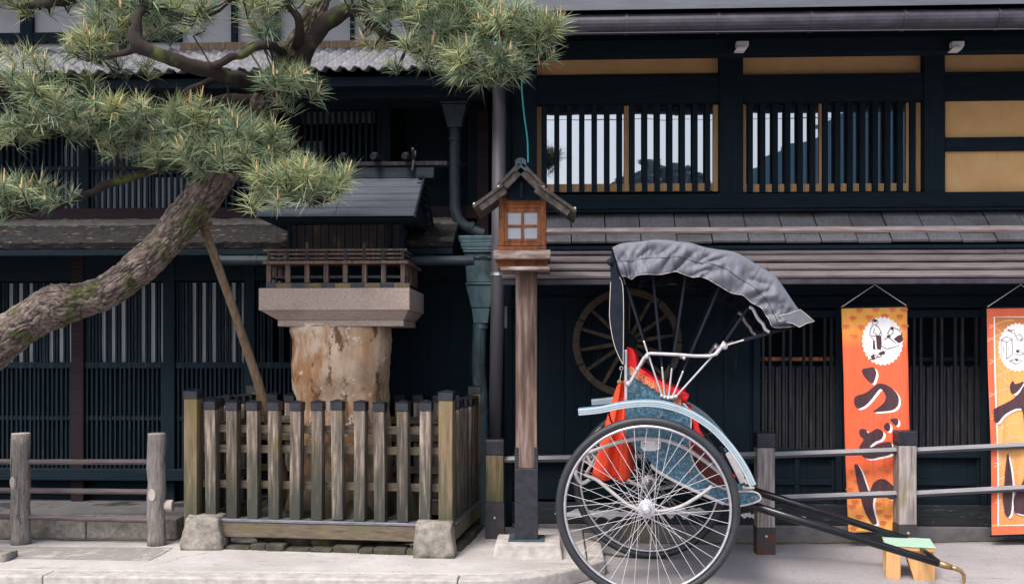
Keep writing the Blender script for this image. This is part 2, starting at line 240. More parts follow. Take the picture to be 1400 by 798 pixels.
M['far_house'] = mat('blue_grey_house', [(0.12, 0.225, 0.315, 1), (0.1425, 0.255, 0.345, 1)], (1, 1, 1), 3, rough=.9, bump=0)
M['far_leaf'] = mat('far_tree_leaf', [(.20, .25, .29, 1), (.26, .31, .35, 1)], (1, 1, 1), 5, rough=.9, bump=0)
def grad_mat(name, stops, z0, z1):                     # printed dye that changes down the cloth
    m = mat(name, [(.8, .8, .8, 1), (1, 1, 1, 1)], (7, 7, .7), 2.2, detail=2, rough=.85, bump=.55, dist=.05)
    n = m.node_tree.nodes; L = m.node_tree.links
    g = n.new('ShaderNodeNewGeometry'); sx = n.new('ShaderNodeSeparateXYZ'); L.new(g.outputs['Position'], sx.inputs[0])
    mr = n.new('ShaderNodeMapRange'); mr.inputs[1].default_value = z0; mr.inputs[2].default_value = z1; L.new(sx.outputs[2], mr.inputs[0])
    cr = n.new('ShaderNodeValToRGB'); e = cr.color_ramp.elements
    while len(e) < len(stops): e.new(.5)
    for i, (p, c) in enumerate(stops): e[i].position = p; e[i].color = c
    L.new(mr.outputs[0], cr.inputs[0])
    b = n['Principled BSDF']; old = b.inputs['Base Color'].links[0].from_socket
    x = n.new('ShaderNodeMix'); x.data_type = 'RGBA'; x.blend_type = 'MULTIPLY'; x.inputs['Factor'].default_value = .6
    L.new(cr.outputs[0], x.inputs['A']); L.new(old, x.inputs['B']); L.new(x.outputs['Result'], b.inputs['Base Color'])
    return m
def glass_mat():
    m = bpy.data.materials.new('window_glass'); m.use_nodes = True
    n = m.node_tree.nodes; L = m.node_tree.links; n.clear()
    gl = n.new('ShaderNodeBsdfGlossy'); gl.inputs['Roughness'].default_value = .015; gl.inputs['Color'].default_value = (.43, .435, .45, 1)
    df = n.new('ShaderNodeBsdfDiffuse'); df.inputs['Color'].default_value = (.02, .035, .05, 1)
    mx = n.new('ShaderNodeMixShader'); mx.inputs[0].default_value = .72
    nz = n.new('ShaderNodeTexNoise'); nz.inputs['Scale'].default_value = 2.6
    bp = n.new('ShaderNodeBump'); bp.inputs['Strength'].default_value = .045; bp.inputs['Distance'].default_value = .05
    L.new(nz.outputs[0], bp.inputs['Height']); L.new(bp.outputs[0], gl.inputs['Normal'])
    o = n.new('ShaderNodeOutputMaterial'); L.new(df.outputs[0], mx.inputs[1]); L.new(gl.outputs[0], mx.inputs[2]); L.new(mx.outputs[0], o.inputs[0])
    return m
M['glass'] = glass_mat()

# ------------------------------------------------------------------ mesh helpers
class MB:
    def __init__(s): s.v = []; s.f = []; s.m = []
    def add(s, vs, fs, m=0):
        o = len(s.v); s.v += [Vector(v) for v in vs]; s.f += [tuple(i+o for i in f) for f in fs]; s.m += [m]*len(fs); return s
    def box(s, x0, x1, y0, y1, z0, z1, m=0):
        return s.add([(x0, y0, z0), (x1, y0, z0), (x1, y1, z0), (x0, y1, z0), (x0, y0, z1), (x1, y0, z1), (x1, y1, z1), (x0, y1, z1)],
                     [(0, 3, 2, 1), (4, 5, 6, 7), (0, 1, 5, 4), (1, 2, 6, 5), (2, 3, 7, 6), (3, 0, 4, 7)], m)
    def pbox(s, x0, y0, x1, y1, Y, th, m=0):             # photo rectangle on the plane Y, reaching th deeper
        xm = (x0+x1)/2; a = P(x0, (y0+y1)/2, Y).x; b = P(x1, (y0+y1)/2, Y).x
        return s.box(a, b, Y, Y+th, P(xm, y1, Y).z, P(xm, y0, Y).z, m)
    def bar(s, p, q, w, h, up=Vector((0, 0, 1)), m=0, w2=None, h2=None):
        p = Vector(p); q = Vector(q); d = (q-p).normalized(); up = Vector(up)
        sd = d.cross(up)
        if sd.length < 1e-4: sd = d.cross(Vector((0, 1, 0)))
        sd.normalize(); u = sd.cross(d).normalized()
        w2 = w if w2 is None else w2; h2 = h if h2 is None else h2
        vs = []
        for c, ww, hh in ((p, w, h), (q, w2, h2)):
            vs += [c-sd*ww/2-u*hh/2, c+sd*ww/2-u*hh/2, c+sd*ww/2+u*hh/2, c-sd*ww/2+u*hh/2]
        return s.add(vs, [(0, 3, 2, 1)[::-1], (4, 5, 6, 7)[::-1], (0, 1, 5, 4)[::-1], (1, 2, 6, 5)[::-1], (2, 3, 7, 6)[::-1], (3, 0, 4, 7)[::-1]], m)
    def tube(s, pts, r, n=10, m=0, cap=True, flat=1., side=None, wob=0.):
        pts = [Vector(p) for p in pts]; k = len(pts); rr = r if isinstance(r, (list, tuple)) else [r]*k
        vs = []; prev = None
        for i, p in enumerate(pts):
            d = (pts[min(i+1, k-1)]-pts[max(i-1, 0)]).normalized()
            ref = Vector(side) if side else (prev if prev is not None else (Vector((0, 0, 1)) if abs(d.z) < .9 else Vector((1, 0, 0))))
            a = (ref-d*ref.dot(d)).normalized(); b = d.cross(a); prev = a
            for j in range(n):
                t = 2*PI*j/n; q = rr[i]
                if wob:
                    dv = a*math.cos(t)+b*math.sin(t)
                    q *= 1+wob*noise.noise((p+dv*rr[i])*7)+wob*.7*noise.noise((p+dv*rr[i])*19)
                vs.append(p+a*(math.cos(t)*q)+b*(math.sin(t)*q*flat))
        fs = [(i*n+j, i*n+(j+1) % n, (i+1)*n+(j+1) % n, (i+1)*n+j) for i in range(k-1) for j in range(n)]
        if cap: fs += [tuple(range(n))[::-1], tuple(range((k-1)*n, k*n))]
        return s.add(vs, fs, m)
    def prism(s, poly, ex, m=0):
        poly = [Vector(p) for p in poly]; n = len(poly); ex = Vector(ex)
        return s.add(poly+[p+ex for p in poly], [tuple(range(n)), tuple(range(2*n-1, n-1, -1))]+[(i, i+n, (i+1) % n+n, (i+1) % n) for i in range(n)], m)
    def lathe(s, prof, c, n=20, axis='Z', m=0):
        c = Vector(c); vs = []
        for r, h in prof:
            for j in range(n):
                t = 2*PI*j/n; x, y = r*math.cos(t), r*math.sin(t)
                vs.append(c+(Vector((x, y, h)) if axis == 'Z' else Vector((x, h, y))))
        k = len(prof)
        fs = [(i*n+j, i*n+(j+1) % n, (i+1)*n+(j+1) % n, (i+1)*n+j) for i in range(k-1) for j in range(n)]
        fs += [tuple(range(n))[::-1], tuple(range((k-1)*n, k*n))]
        return s.add(vs, fs, m)
    def torus(s, c, Rm, r, n=64, k=10, m=0, ry=None, ang=(0, 2*PI)):     # ring standing in the XZ plane
        c = Vector(c); ry = ry or r; vs = []
        for i in range(n):
            t = 2*PI*i/n
            for j in range(k):
                a = 2*PI*j/k; q = Rm+r*math.cos(a); vs.append(c+Vector((q*math.cos(t), ry*math.sin(a), q*math.sin(t))))
        return s.add(vs, [(i*k+j, i*k+(j+1) % k, ((i+1) % n)*k+(j+1) % k, ((i+1) % n)*k+j) for i in range(n) for j in range(k)], m)
    def grid(s, fn, nu, nv, m=0):
        vs = [fn(i/nu, j/nv) for i in range(nu+1) for j in range(nv+1)]; q = nv+1
        return s.add(vs, [(i*q+j, (i+1)*q+j, (i+1)*q+j+1, i*q+j+1) for i in range(nu) for j in range(nv)], m)
OFF = {}
def fixn(me):
    import bmesh
    bm = bmesh.new(); bm.from_mesh(me); bmesh.ops.recalc_face_normals(bm, faces=bm.faces); bm.to_mesh(me); bm.free()
def obj(name, mb, mats, parent=None, bevel=0, smooth=False, base=None, solid=0, sub=0, fix=True):
    off = OFF.get(parent.name, Vector()) if parent else Vector(base or (0, 0, 0))
    me = bpy.data.meshes.new(name); me.from_pydata([v-off for v in mb.v], [], mb.f)
    if isinstance(mats, str): mats = [mats]
    for k in mats: me.materials.append(M[k])
    me.polygons.foreach_set('material_index', mb.m)
    if hasattr(mb, 'plate'):
        at = me.attributes.new('plate', 'FLOAT', 'POINT'); at.data.foreach_set('value', mb.plate)
    if fix: fixn(me)
    if smooth: me.polygons.foreach_set('use_smooth', [True]*len(me.polygons))
    me.update()
    o = bpy.data.objects.new(name, me); COL.objects.link(o)
    if parent: o.parent = parent
    else: o.location = off
    OFF[o.name] = off
    if solid:
        md = o.modifiers.new('thickness', 'SOLIDIFY'); md.thickness = solid; md.offset = 0
    if sub:
        md = o.modifiers.new('smooth', 'SUBSURF'); md.levels = sub; md.render_levels = sub
    if bevel:
        md = o.modifiers.new('edge', 'BEVEL'); md.width = bevel; md.segments = 2; md.limit_method = 'ANGLE'; md.angle_limit = R(40)
    return o
def tag(o, label=None, cat=None, group=None, kind=None):
    if label: o['label'] = label
    if cat: o['category'] = cat
    if group: o['group'] = group
    if kind: o['kind'] = kind
    return o
def thing(name, loc, label, cat, group=None, rot=0):
    o = bpy.data.objects.new(name, None); COL.objects.link(o); o.location = loc; o.rotation_euler = (0, 0, rot)
    OFF[o.name] = Vector(loc) if not rot else Vector()
    return tag(o, label, cat, group)
def dup(o, parent, loc, sub=True):
    c = o.copy(); COL.objects.link(c); c.parent = parent; c.location = loc
    for ch in list(o.children):
        k = ch.copy(); COL.objects.link(k); k.parent = c
    return c
def spline(pts, n):                                   # Catmull-Rom through tuples
    out = []; k = len(pts)
    for i in range(k-1):
        p0, p1, p2, p3 = pts[max(i-1, 0)], pts[i], pts[i+1], pts[min(i+2, k-1)]
        for j in range(n):
            t = j/n
            out.append(tuple(.5*((2*b)+(c-a)*t+(2*a-5*b+4*c-d)*t*t+(-a+3*b-3*c+d)*t**3) for a, b, c, d in zip(p0, p1, p2, p3)))
    out.append(tuple(pts[-1])); return out

# ------------------------------------------------------------------ ground
def gz(x): return .02*min(max(0, x-1.5), 6)
mb = MB()
xs = [-150, -40, -12, -6, -3, 0, 1.5, 2.5, 3.5, 4.5, 6, 7.5, 12, 40, 150]; ys = [-150, -30, 0, 4, 6, 8, 12, 40, 150]
mb.add([(x, y, gz(x)) for x in xs for y in ys], [(i*9+j, (i+1)*9+j, (i+1)*9+j+1, i*9+j+1) for i in range(14) for j in range(8)])
tag(obj('road', mb, 'asphalt'), kind='structure')
XE = P(828, 770, 6.6).x                                # right end of the raised pavement
def front_y(x): return 6.08 if x < -.55 else 6.08+.62*((x+.55)/(XE+.55))**2.2
def slab(name, m, a, b, z0, z1, yb, xend):
    t = MB(); xs = [-14]+[-.55+i*(xend+.55)/12 for i in range(13)]
    poly = [(x, front_y(x)+a, z1) for x in xs]+[(xend, yb, z1), (-14, yb, z1)]
    t.prism(poly, (0, 0, z0-z1)); return tag(obj(name, t, m, bevel=.012), kind='structure')
slab('pavement', 'concrete', .168, 0, .0, .10, 9.2, XE-.12)
t = MB(); xs = [-14+i*2.7 for i in range(6)]; xs = [x for x in xs if x < -.6]+[-.6]
segs = [(a+.003, [a+.0015, b-.0015]) for a, b in zip(xs[:-1], xs[1:])]+[(0, [-.597+(XE+.597)*i/14 for i in range(15)])]
for _, q in segs:
    o = len(t.v); n = len(q)
    for x in q: t.v += [Vector((x, front_y(x), 0)), Vector((x, front_y(x), .101)), Vector((x, front_y(x)+.164, .101)), Vector((x, front_y(x)+.164, 0))]
    for i in range(n-1):
        for k in range(4): t.f.append((o+i*4+k, o+i*4+(k+1) % 4, o+i*4+4+(k+1) % 4, o+i*4+4+k)); t.m.append(0)
    t.f += [(o, o+1, o+2, o+3), (o+n*4-1, o+n*4-2, o+n*4-3, o+n*4-4)]; t.m += [0, 0]
t.box(XE-.112, XE, front_y(XE)+.163, 7.7, 0, .103)
tag(obj('kerb', t, 'kerb', bevel=.012), kind='structure')
xl_ = P(243, 720, 7.3).x
a, b, c_, d = (P(x, y, 7) for x, y in ((-60, 749), (236, 750), (203, 765), (-60, 762)))
def onz(px, py, z): r_ = ray(px, py); return CAM+r_*((z-CAM.z)/r_.z)
t = MB().prism([onz(x, y, .104) for x, y in ((-80, 746), (236, 748), (222, 757), (203, 765.5), (60, 763), (-80, 762))], (0, 0, -.003)); tag(obj('pavement_patch', t, 'patch'), kind='structure')
t = MB(); n = 90; x0_, x1_ = .4, 8.0; up = []; dn = []
for i in range(n+1):
    x = x0_+(x1_-x0_)*i/n; wv = .07+.05*noise.noise(Vector((x*2.3, 1, 0)))+.03*noise.noise(Vector((x*9, 4, 0)))
    up.append(Vector((x, 7.87, gz(x)+.006))); dn.append(Vector((x, 7.87-max(.02, wv), gz(x)+.006)))
t.add(up+dn, [(i, i+1, n+2+i, n+1+i) for i in range(n)]); tag(obj('gutter_dirt', t, 'dirt'), kind='stuff')
t = MB(); up = []; dn = []
for i in range(121):
    x = -14+(xl_+14)*i/120; wv = .05+.04*noise.noise(Vector((x*2.7, 3, 0)))+.02*noise.noise(Vector((x*10, 7, 0)))
    up.append(Vector((x, 7.285, .1045))); dn.append(Vector((x, 7.275-max(.012, wv), .1045)))
t.add(up+dn, [(i, i+1, 122+i, 121+i) for i in range(120)]); tag(obj('pavement_dirt', t, 'dirt'), kind='stuff')
# raised yard floor of the left house with its stone edge
xl = P(243, 720, 7.3).x
t = MB().box(-14, xl, 7.46, 8.6, .1, .245); tag(obj('yard_floor', t, 'yard'), kind='structure')
t = MB()
x = -14
while x < xl:
    x2 = min(x+1.05, xl); t.box(x+.003, x2-.003, 7.28, 7.457, .1, .255); x = x2
tag(obj('yard_edge_stone', t, 'stone', bevel=.012), kind='structure')

# ------------------------------------------------------------------ right townhouse
YR = 7.95
rh = thing('townhouse', (2, YR, 0), 'black timber merchant house with ochre plaster panels and slatted upper windows', 'house')
xa = P(700, 400, YR).x; xb = 8.6
def X(px, Y=YR): return P(px, 400, Y).x
def Z(py, Y=YR, px=1050): return P(px, py, Y).z
# lower wall and plinth
t = MB()
x = xa
while x < X(1029):
    t.box(x+.0015, min(x+.21, X(1029))-.0015, YR, YR+.04, .32, Z(383)+.3); x += .21
obj('wall', t, 'dark_board', rh, bevel=.003)
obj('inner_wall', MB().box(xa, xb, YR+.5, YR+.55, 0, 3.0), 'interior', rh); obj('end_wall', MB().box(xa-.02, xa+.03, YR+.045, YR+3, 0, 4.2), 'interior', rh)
t = MB().box(xa, xb, YR-.07, YR+.1, -.02, .135); obj('plinth', t, 'plinth', rh, bevel=.008)
t = MB().box(xa, xb, YR-.05, YR+.03, .138, .30); obj('skirting', t, 'skirt_board', rh, bevel=.005)
t = MB()
for (x0, x1, zc, h, sd) in ((758, 868, .215, .035, 1), (892, 968, .235, .04, 2), (1005, 1040, .21, .02, 3), (1060, 1100, .2, .012, 4)):
    a, b = X(x0), X(x1); k = 26; top = []; bot = []
    for i in range(k+1):
        u = i/k; e = math.sin(PI*u)**.4
        top.append((a+(b-a)*u, YR-.054, zc+h*e*(.55+1.2*noise.noise(Vector((u*9, sd, 0)))+.3)))
        bot.append((a+(b-a)*u, YR-.054, zc-h*e*(.5+1.2*noise.noise(Vector((u*8, sd, 5)))+.3)))
    obj('flaked_paint', MB().prism(top+bot[::-1], (0, .003, 0)), 'peel', rh)
t = MB().bar((xa, YR-.03, Z(627)), (X(1032), YR-.03, Z(627)), .05, .07); obj('waist_rail', t, 'dark_h', rh, bevel=.004)
# lattice doors: two bays with panels below
def lattice_bay(x0, x1, brown):
    f = MB()
    a, b = X(x0), X(x1)
    f.box(a, a+.055, YR-.03, YR+.05, .3, Z(422)); f.box(b-.05, b, YR-.03, YR+.05, .3, Z(422))
    f.box(a+.056, b-.051, YR-.025, YR+.05, Z(424)-.06, Z(424)); f.box(a+.056, b-.051, YR-.03, YR+.05, Z(624), Z(612))
    fr = obj('door_frame', f, 'dark_v', rh, bevel=.004)
    t = MB(); n = round((b-a-.11)/.0525)
    for i in range(n):
        c = a+.055+(i+.5)*(b-a-.105)/n+random.uniform(-.002, .002)
        t.box(c-.010, c+.010, YR-.012, YR+.012, Z(613), Z(426)-.04 if i % 3 != 2 else Z(502))
        t.box(c+.0155, c+.0305, YR-.006, YR+.012, Z(613), Z(500))
    obj('lattice', t, 'lattice', fr)
    t = MB().box(a+.05, b-.05, YR+.02, YR+.03, Z(522), Z(518)); obj('cross_bar', t, 'lattice', fr)
    t = MB().box(a+.05, b-.05, YR+.03, YR+.05, Z(493), Z(488)); obj('back_rail', t, 'lamp_wood' if brown else 'dark_h', fr)
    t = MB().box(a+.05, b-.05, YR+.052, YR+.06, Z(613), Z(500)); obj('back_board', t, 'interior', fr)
    p = MB(); w = (b-a-.11)
    p.box(a+.055, b-.05, YR+.01, YR+.03, .3, Z(625))
    obj('lower_panel', p, 'dark_board', fr)
    p = MB()
    for k in range(3): p.box(a+.055+w*k/2-(.02 if k else 0), a+.055+w*k/2+(.02 if k < 2 else 0), YR-.01, YR+.009, .301, Z(625)-.001)
    p.box(a+.08, b-.075, YR-.007, YR+.008, .302, .36); p.box(a+.08, b-.075, YR-.007, YR+.008, Z(662), Z(655))
    obj('panel_frame', p, 'dark_h', fr, bevel=.003)
lattice_bay(1029, 1150, True); lattice_bay(1151, 1348, False); lattice_bay(1349, 1560, False)
t = MB().box(xa, xb, YR-.02, YR+.06, Z(421), Z(405)); obj('lintel', t, 'dark_h', rh, bevel=.004)
t = MB().box(X(1029), xb, YR+.0, YR+.05, Z(404), Z(383)+.3); obj('transom_board', t, 'dark_h', rh)
# lower visor: four lapped boards
YA0, YA1 = 7.42, 7.76
za0, za1 = P(1050, 380, YA0).z, P(1050, 337, YA1).z
t = MB(); random.seed(3)
for k in range(4):
    u0, u1 = k/4, (k+1)/4+.05
    p0 = Vector((0, YA0+(YA1-YA0)*u0, za0+(za1-za0)*u0-.0)); p1 = Vector((0, YA0+(YA1-YA0)*u1, za0+(za1-za0)*u1-.038))
    nrm = Vector((0, -(p1.z-p0.z), p1.y-p0.y)).normalized()
    x = xa-.05-random.random()
    while x < xb:
        x2 = x+random.uniform(1.7, 2.6); a = max(x, xa-.05); b = min(x2, xb)
        if b-a > .05:
            j = random.uniform(-.002, .002)
            q0 = p0+nrm*j; q1 = p1+nrm*j
            t.add([(a+.001, q0.y, q0.z), (b-.001, q0.y, q0.z), (b-.001, q1.y, q1.z), (a+.001, q1.y, q1.z)]+
                  [(xx, q.y+nrm.y*.02, q.z+nrm.z*.02) for xx, q in ((a+.001, q0), (b-.001, q0), (b-.001, q1), (a+.001, q1))],
                  [(0, 3, 2, 1), (4, 5, 6, 7), (0, 1, 5, 4), (1, 2, 6, 5), (2, 3, 7, 6), (3, 0, 4, 7)])
        x = x2
obj('lower_awning', t, 'awning', rh, bevel=.003)
t = MB().box(xa-.05, xb, YA0+.005, YA0+.05, za0-.045, za0-.006); obj('awning_edge', t, 'gutter', rh, bevel=.004)
x = xa+.1
while x < xb: obj('awning_rafter', MB().bar((x, YA0+.06, za0-.03), (x, YR, za0+.28), .04, .05), 'dark_h', rh); x += .9
# upper board roof over the visor
YB0, YB1 = 7.66, 7.97
zb0, zb1 = P(1050, 329, YB0).z, P(1050, 287, YB1).z
t = MB(); x = xa-.05; sl = Vector((0, YB1-YB0, zb1-zb0)).normalized(); nrm = Vector((0, -sl.z, sl.y))
while x < xb:
    x2 = x+random.uniform(.245, .28); j = random.uniform(-.005, .005)
    a0 = Vector((0, YB0, zb0))+nrm*j; a1 = Vector((0, YB1, zb1))+nrm*j
    t.add([(x+.004, a0.y, a0.z), (x2-.004, a0.y, a0.z), (x2-.004, a1.y, a1.z), (x+.004, a1.y, a1.z)]+
          [(xx, q.y-nrm.y*.022, q.z-nrm.z*.022) for xx, q in ((x+.004, a0), (x2-.004, a0), (x2-.004, a1), (x+.004, a1))],
          [(0, 1, 2, 3), (7, 6, 5, 4), (0, 4, 5, 1), (1, 5, 6, 2), (2, 6, 7, 3), (3, 7, 4, 0)])
    x = x2
obj('board_roof', t, 'board_roof', rh, bevel=.003)
t = MB().box(xa-.05, xb, YB0+.02, YB1, zb0-.06, zb0-.032); obj('roof_underlay', t, 'interior', rh)
f = lambda u: Vector((0, YB0, zb0))*(1-u)+Vector((0, YB1, zb1))*u
t = MB(); q = f(.28)+nrm*.016; t.bar((xa-.05, q.y, q.z), (xb, q.y, q.z), .05, .03, up=nrm)
obj('roof_batten', t, 'roof_strip', rh, bevel=.005)
# upper storey
YU = YR
for (x0, x1) in ((700, 734), (984, 1016), (1264, 1292)): obj('post', MB().pbox(x0, 72, x1, 284, YU-.06, .12), 'dark_v', rh, bevel=.005)
for a in ((690, 263, 1700, 284, YU-.08, .16), (690, 100, 1700, 138, YU-.045, .1), (1292.5, 186, 1700, 204, YU-.05, .1), (690, 284.5, 1700, 288, YU-.11, .12)): obj('beam', MB().pbox(*a), 'dark_h', rh, bevel=.005)
t = MB(); t.pbox(690, 50, 1700, 72, 7.3, .1); obj('eave_beam', t, 'dark_h', rh, bevel=.006)
for a in ((734, 60, 984, 101, YU+.03), (1016, 60, 1264, 101, YU+.03), (1292, 60, 1700, 101, YU+.03), (1292.5, 124, 1700, 188, YU), (1292.5, 202, 1700, 264, YU)): obj('plaster_panel', MB().pbox(*a, .05), 'yellow', rh)
def upper_window(x0, x1, bars, slat0, n, pitch):
    f = MB()
    for a, b in bars: f.pbox(a, 136, b, 262, YU+.026, .044)
    f.pbox(x0, 251, x1, 262, YU+.028, .04)
    fr = obj('window_frame', f, 'window_wood', rh, bevel=.003)
    g = MB().pbox(x0-2, 130, x1+2, 259, YU+.048, .006); obj('pane', g, 'glass', fr)
    t = MB()
    for i in range(n):
        c = slat0+i*pitch; t.pbox(c-3.6, 137, c+3.6, 263, YU-.014, .036)
    obj('slat_screen', t, 'dark_v', fr, bevel=.002)
upper_window(734, 984, ((731, 741), (853, 860), (975, 982)), 744, 14, 17.2)
upper_window(1016, 1264, ((1016, 1020.5), (1120, 1127), (1239, 1244), (1252, 1260)), 1026, 14, 17.1)
# main eave
YE = 6.75
zg = P(1050, 27, YE+.02).z; rg = P(1050, 12, YE).z-zg
t = MB()
t.tube([(xa-.25, YE+.08, zg), (xb, YE+.08, zg)], rg, 18)
x = xa+.2
while x < xb: t.tube([(x, YE+.08, zg), (x+.02, YE+.08, zg)], rg+.006, 18); x += .62
obj('gutter', t, 'gutter', rh, smooth=False)
ze = P(1050, 10.5, YE).z
t = MB().prism([(xa-.3, YE, ze), (xa-.3, YE, ze+.12), (xa-.3, 9.6, ze+1.12), (xa-.3, 9.6, ze+1.0)], (xb-xa+.3, 0, 0)); obj('roof', t, 'fascia', rh)
t = MB().prism([(xa-.28, YE+.16, ze-.06), (xa-.28, YE+.16, ze+.03), (xa-.28, 8.05, ze+.42), (xa-.28, 8.05, ze+.25)], (xb-xa+.28, 0, 0)); obj('soffit', t, 'dark_h', rh)
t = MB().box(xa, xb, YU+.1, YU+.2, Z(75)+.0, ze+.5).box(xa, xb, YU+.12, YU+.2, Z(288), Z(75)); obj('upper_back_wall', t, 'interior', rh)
t = MB().tube([P(690, 47, YE-.02), P(1000, 43.5, YE-.02), P(1500, 39, YE-.02)], .0035, 6)
obj('eave_wire', t, 'pipe', rh)
# left end face of the house between the two facades
t = MB(); t.pbox(690, 140, 700, 740, YR-.02, .14); obj('corner_post', t, 'dark_v', rh, bevel=.004)

# ------------------------------------------------------------------ left townhouse
YL = 8.2
xL0, xL1 = -8.5, P(668, 400, YL).x
lh = thing('townhouse', (-3.5, YL, .1), 'dark lattice-fronted house with pale tiled eave behind the pine and shrine', 'house')
def XL(px, Y=YL): return P(px, 400, Y).x
def ZL(py, Y=YL, px=250): return P(px, py, Y).z
t = MB().box(xL0, xL1, YL+.5, YL+.55, .1, 5.2); obj('inner_wall', t, 'interior', lh)
t = MB().box(xL0, xL1, YL-.1, YL+.08, ZL(655), ZL(640)); obj('ground_sill', t, 'dark_h', lh, bevel=.005)
t = MB().box(xL0, xL1, YL+.06, YL+.1, .1, ZL(655)); obj('skirting', t, 'dark_h', lh)
for a, b in ((-190, -176), (-80, -66), (100, 117), (225, 241), (335, 350), (440, 455), (640, 668)): obj('post', MB().box(XL(a), XL(b), YL-.04, YL+.06, .12, ZL(383)+.35), 'brown_wood' if a == 100 else 'dark_v', lh, bevel=.005)
t = MB().box(xL0, xL1, YL-.03, YL+.05, ZL(384), ZL(384)+.4); obj('lintel', t, 'dark_h', lh)
t = MB(); fine = MB(); scr = MB()
edges = [(-176, -80), (-66, 100), (117, 225), (241, 335), (350, 440)]
for bi, (a, b) in enumerate(edges):
    n = round((b-a)/14.0)
    for i in range(n):
        c = a+(i+.5)*(b-a)/n
        for dx in (-4.6, -.4, 3.6 if i % 4 == 0 else None):
            if dx is None: continue
            x = XL(c+dx)+random.uniform(-.002, .002); jy = random.uniform(-.005, .005); t.box(x-.0085, x+.0085, YL-.01+jy, YL+.02, ZL(496), ZL(386))
    m = round((b-a)/6.2)
    for i in range(m):
        x = XL(a+(i+.5)*(b-a)/m)+random.uniform(-.0018, .0018); hw_ = random.uniform(.0068, .0088); fine.box(x-hw_, x+hw_, YL-.012+random.uniform(-.003, .003), YL+.018, ZL(640)+.002, ZL(500))
    fine.box(XL(a), XL(b), YL-.018, YL+.03, ZL(503), ZL(495)); fine.box(XL(a), XL(b), YL-.005, YL+.025, ZL(574), ZL(569))
    if bi < 4: scr.box(XL(a), XL(b), YL+.06, YL+.07, ZL(495), ZL(386))
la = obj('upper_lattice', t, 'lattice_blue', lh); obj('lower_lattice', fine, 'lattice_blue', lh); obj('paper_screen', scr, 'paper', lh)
t = MB().box(xL0, xL1, YL+.04, YL+.06, .3, ZL(497)); obj('back_board', t, 'interior', lh)
t = MB(); x = XL(455)
while x < XL(640): t.box(x+.001, min(x+.16, XL(640))-.001, YL+.02, YL+.05, .3, ZL(384)); x += .16
obj('shade_boards', t, 'interior', lh)  # near-black boards stand in for the deep shade that hides the lattice
# shingled awning, weathered, with its gutter
t = MB(); n = 90
yA, zA = 8.12, ZL(303, 8.12); yB, zB = 7.55, P(150, 336, 7.55).z
xaw = P(620, 330, 7.6).x
def aw(u, v):
    x = xL0+(xaw-xL0)*u; y = yA+(yB-yA)*v; z = zA+(zB-zA)*v
    return Vector((x, y, z+.012*noise.noise(Vector((x*9, v*14, 3)))+.010*noise.noise(Vector((x*31, v*9, 8)))))
t.grid(aw, 260, 14); t.m = [0 if (i % 14) < 4 else 1 for i in range(len(t.m))]
obj('shingle_awning', t, ['thatch_top', 'thatch'], lh, solid=.05)
t = MB().box(xL0, xaw, yB-.005, yB+.04, zB-.075, zB-.03); obj('awning_edge', t, 'dark_h', lh, bevel=.004)
t = MB().tube([P(296, 356, 7.5), P(648, 356, 7.5)], .037, 12)
for px in range(300, 648, 48): t.tube([P(px, 356, 7.5), P(px+4, 356, 7.5)], .041, 12)
obj('awning_gutter', t, 'blue_gutter', lh, smooth=False)
# upper floor
t = MB().box(xL0, xL1, YL-.09, YL+.05, ZL(303), ZL(286)); obj('floor_beam', t, 'brown_wood', lh, bevel=.005)
for a, b in ((-190, -176), (-20, -5), (110, 124), (262, 280), (395, 408), (520, 535), (640, 668)): obj('upper_post', MB().box(XL(a), XL(b), YL-.04, YL+.06, ZL(286), ZL(120)), 'dark_v', lh, bevel=.005)
t = MB(); px = -180
while px < 520:
    x = XL(px); t.box(x-.010, x+.010, YL-.012, YL+.015, ZL(286), ZL(150)); px += 8.3
t.box(xL0, xL1, YL-.02, YL+.02, ZL(232), ZL(227)); t.box(xL0, xL1, YL-.025, YL+.03, ZL(152), ZL(144))
obj('upper_floor_lattice', t, 'lattice_blue', lh)
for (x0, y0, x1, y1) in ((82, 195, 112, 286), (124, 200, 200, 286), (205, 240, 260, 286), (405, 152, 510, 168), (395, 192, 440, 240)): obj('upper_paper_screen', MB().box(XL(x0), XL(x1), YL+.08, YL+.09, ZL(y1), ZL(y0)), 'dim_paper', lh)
t = MB().box(xL0, xL1, YL-.03, YL+.05, ZL(144), ZL(100)); obj('upper_lintel', t, 'dark_h', lh)
# tiled eave with rolling tiles
yT0, yT1 = 7.35, 8.5; zT0, zT1 = P(450, 97, yT0).z, P(450, 70, yT1).z
xt1 = P(655, 90, 7.5).x
def tl(u, v):
    x = xL0+(xt1-xL0)*u; ph = (x*2*PI/.108); wv = .015*(math.sin(ph)+.4*math.sin(2*ph+.6))
    k = v*7; st = (k-math.floor(k))
    return Vector((x, yT0+(yT1-yT0)*v, zT0+(zT1-zT0)*v+wv-.034*st+.024))
t = MB().grid(tl, 1500, 36); obj('tile_roof', t, 'tile', lh, solid=.016, smooth=True)
t = MB().box(xL0, xt1-.02, yT0+.10, yT0+.15, zT0-.09, zT0-.02); obj('tile_board', t, 'dark_h', lh)
t = MB().box(xL0, xt1, 7.6, 7.72, P(450, 135, 7.6).z, P(450, 114, 7.6).z).box(xL0, xt1, 7.585, 7.6, P(450, 122, 7.6).z, P(450, 119, 7.6).z); obj('eave_beam', t, 'dark_h', lh, bevel=.005)
x = xL0+.1
while x < xt1: obj('rafter', MB().bar((x, yT0+.15, zT0-.06), (x, YL, zT0+.26), .045, .06), 'dark_h', lh); x += .36
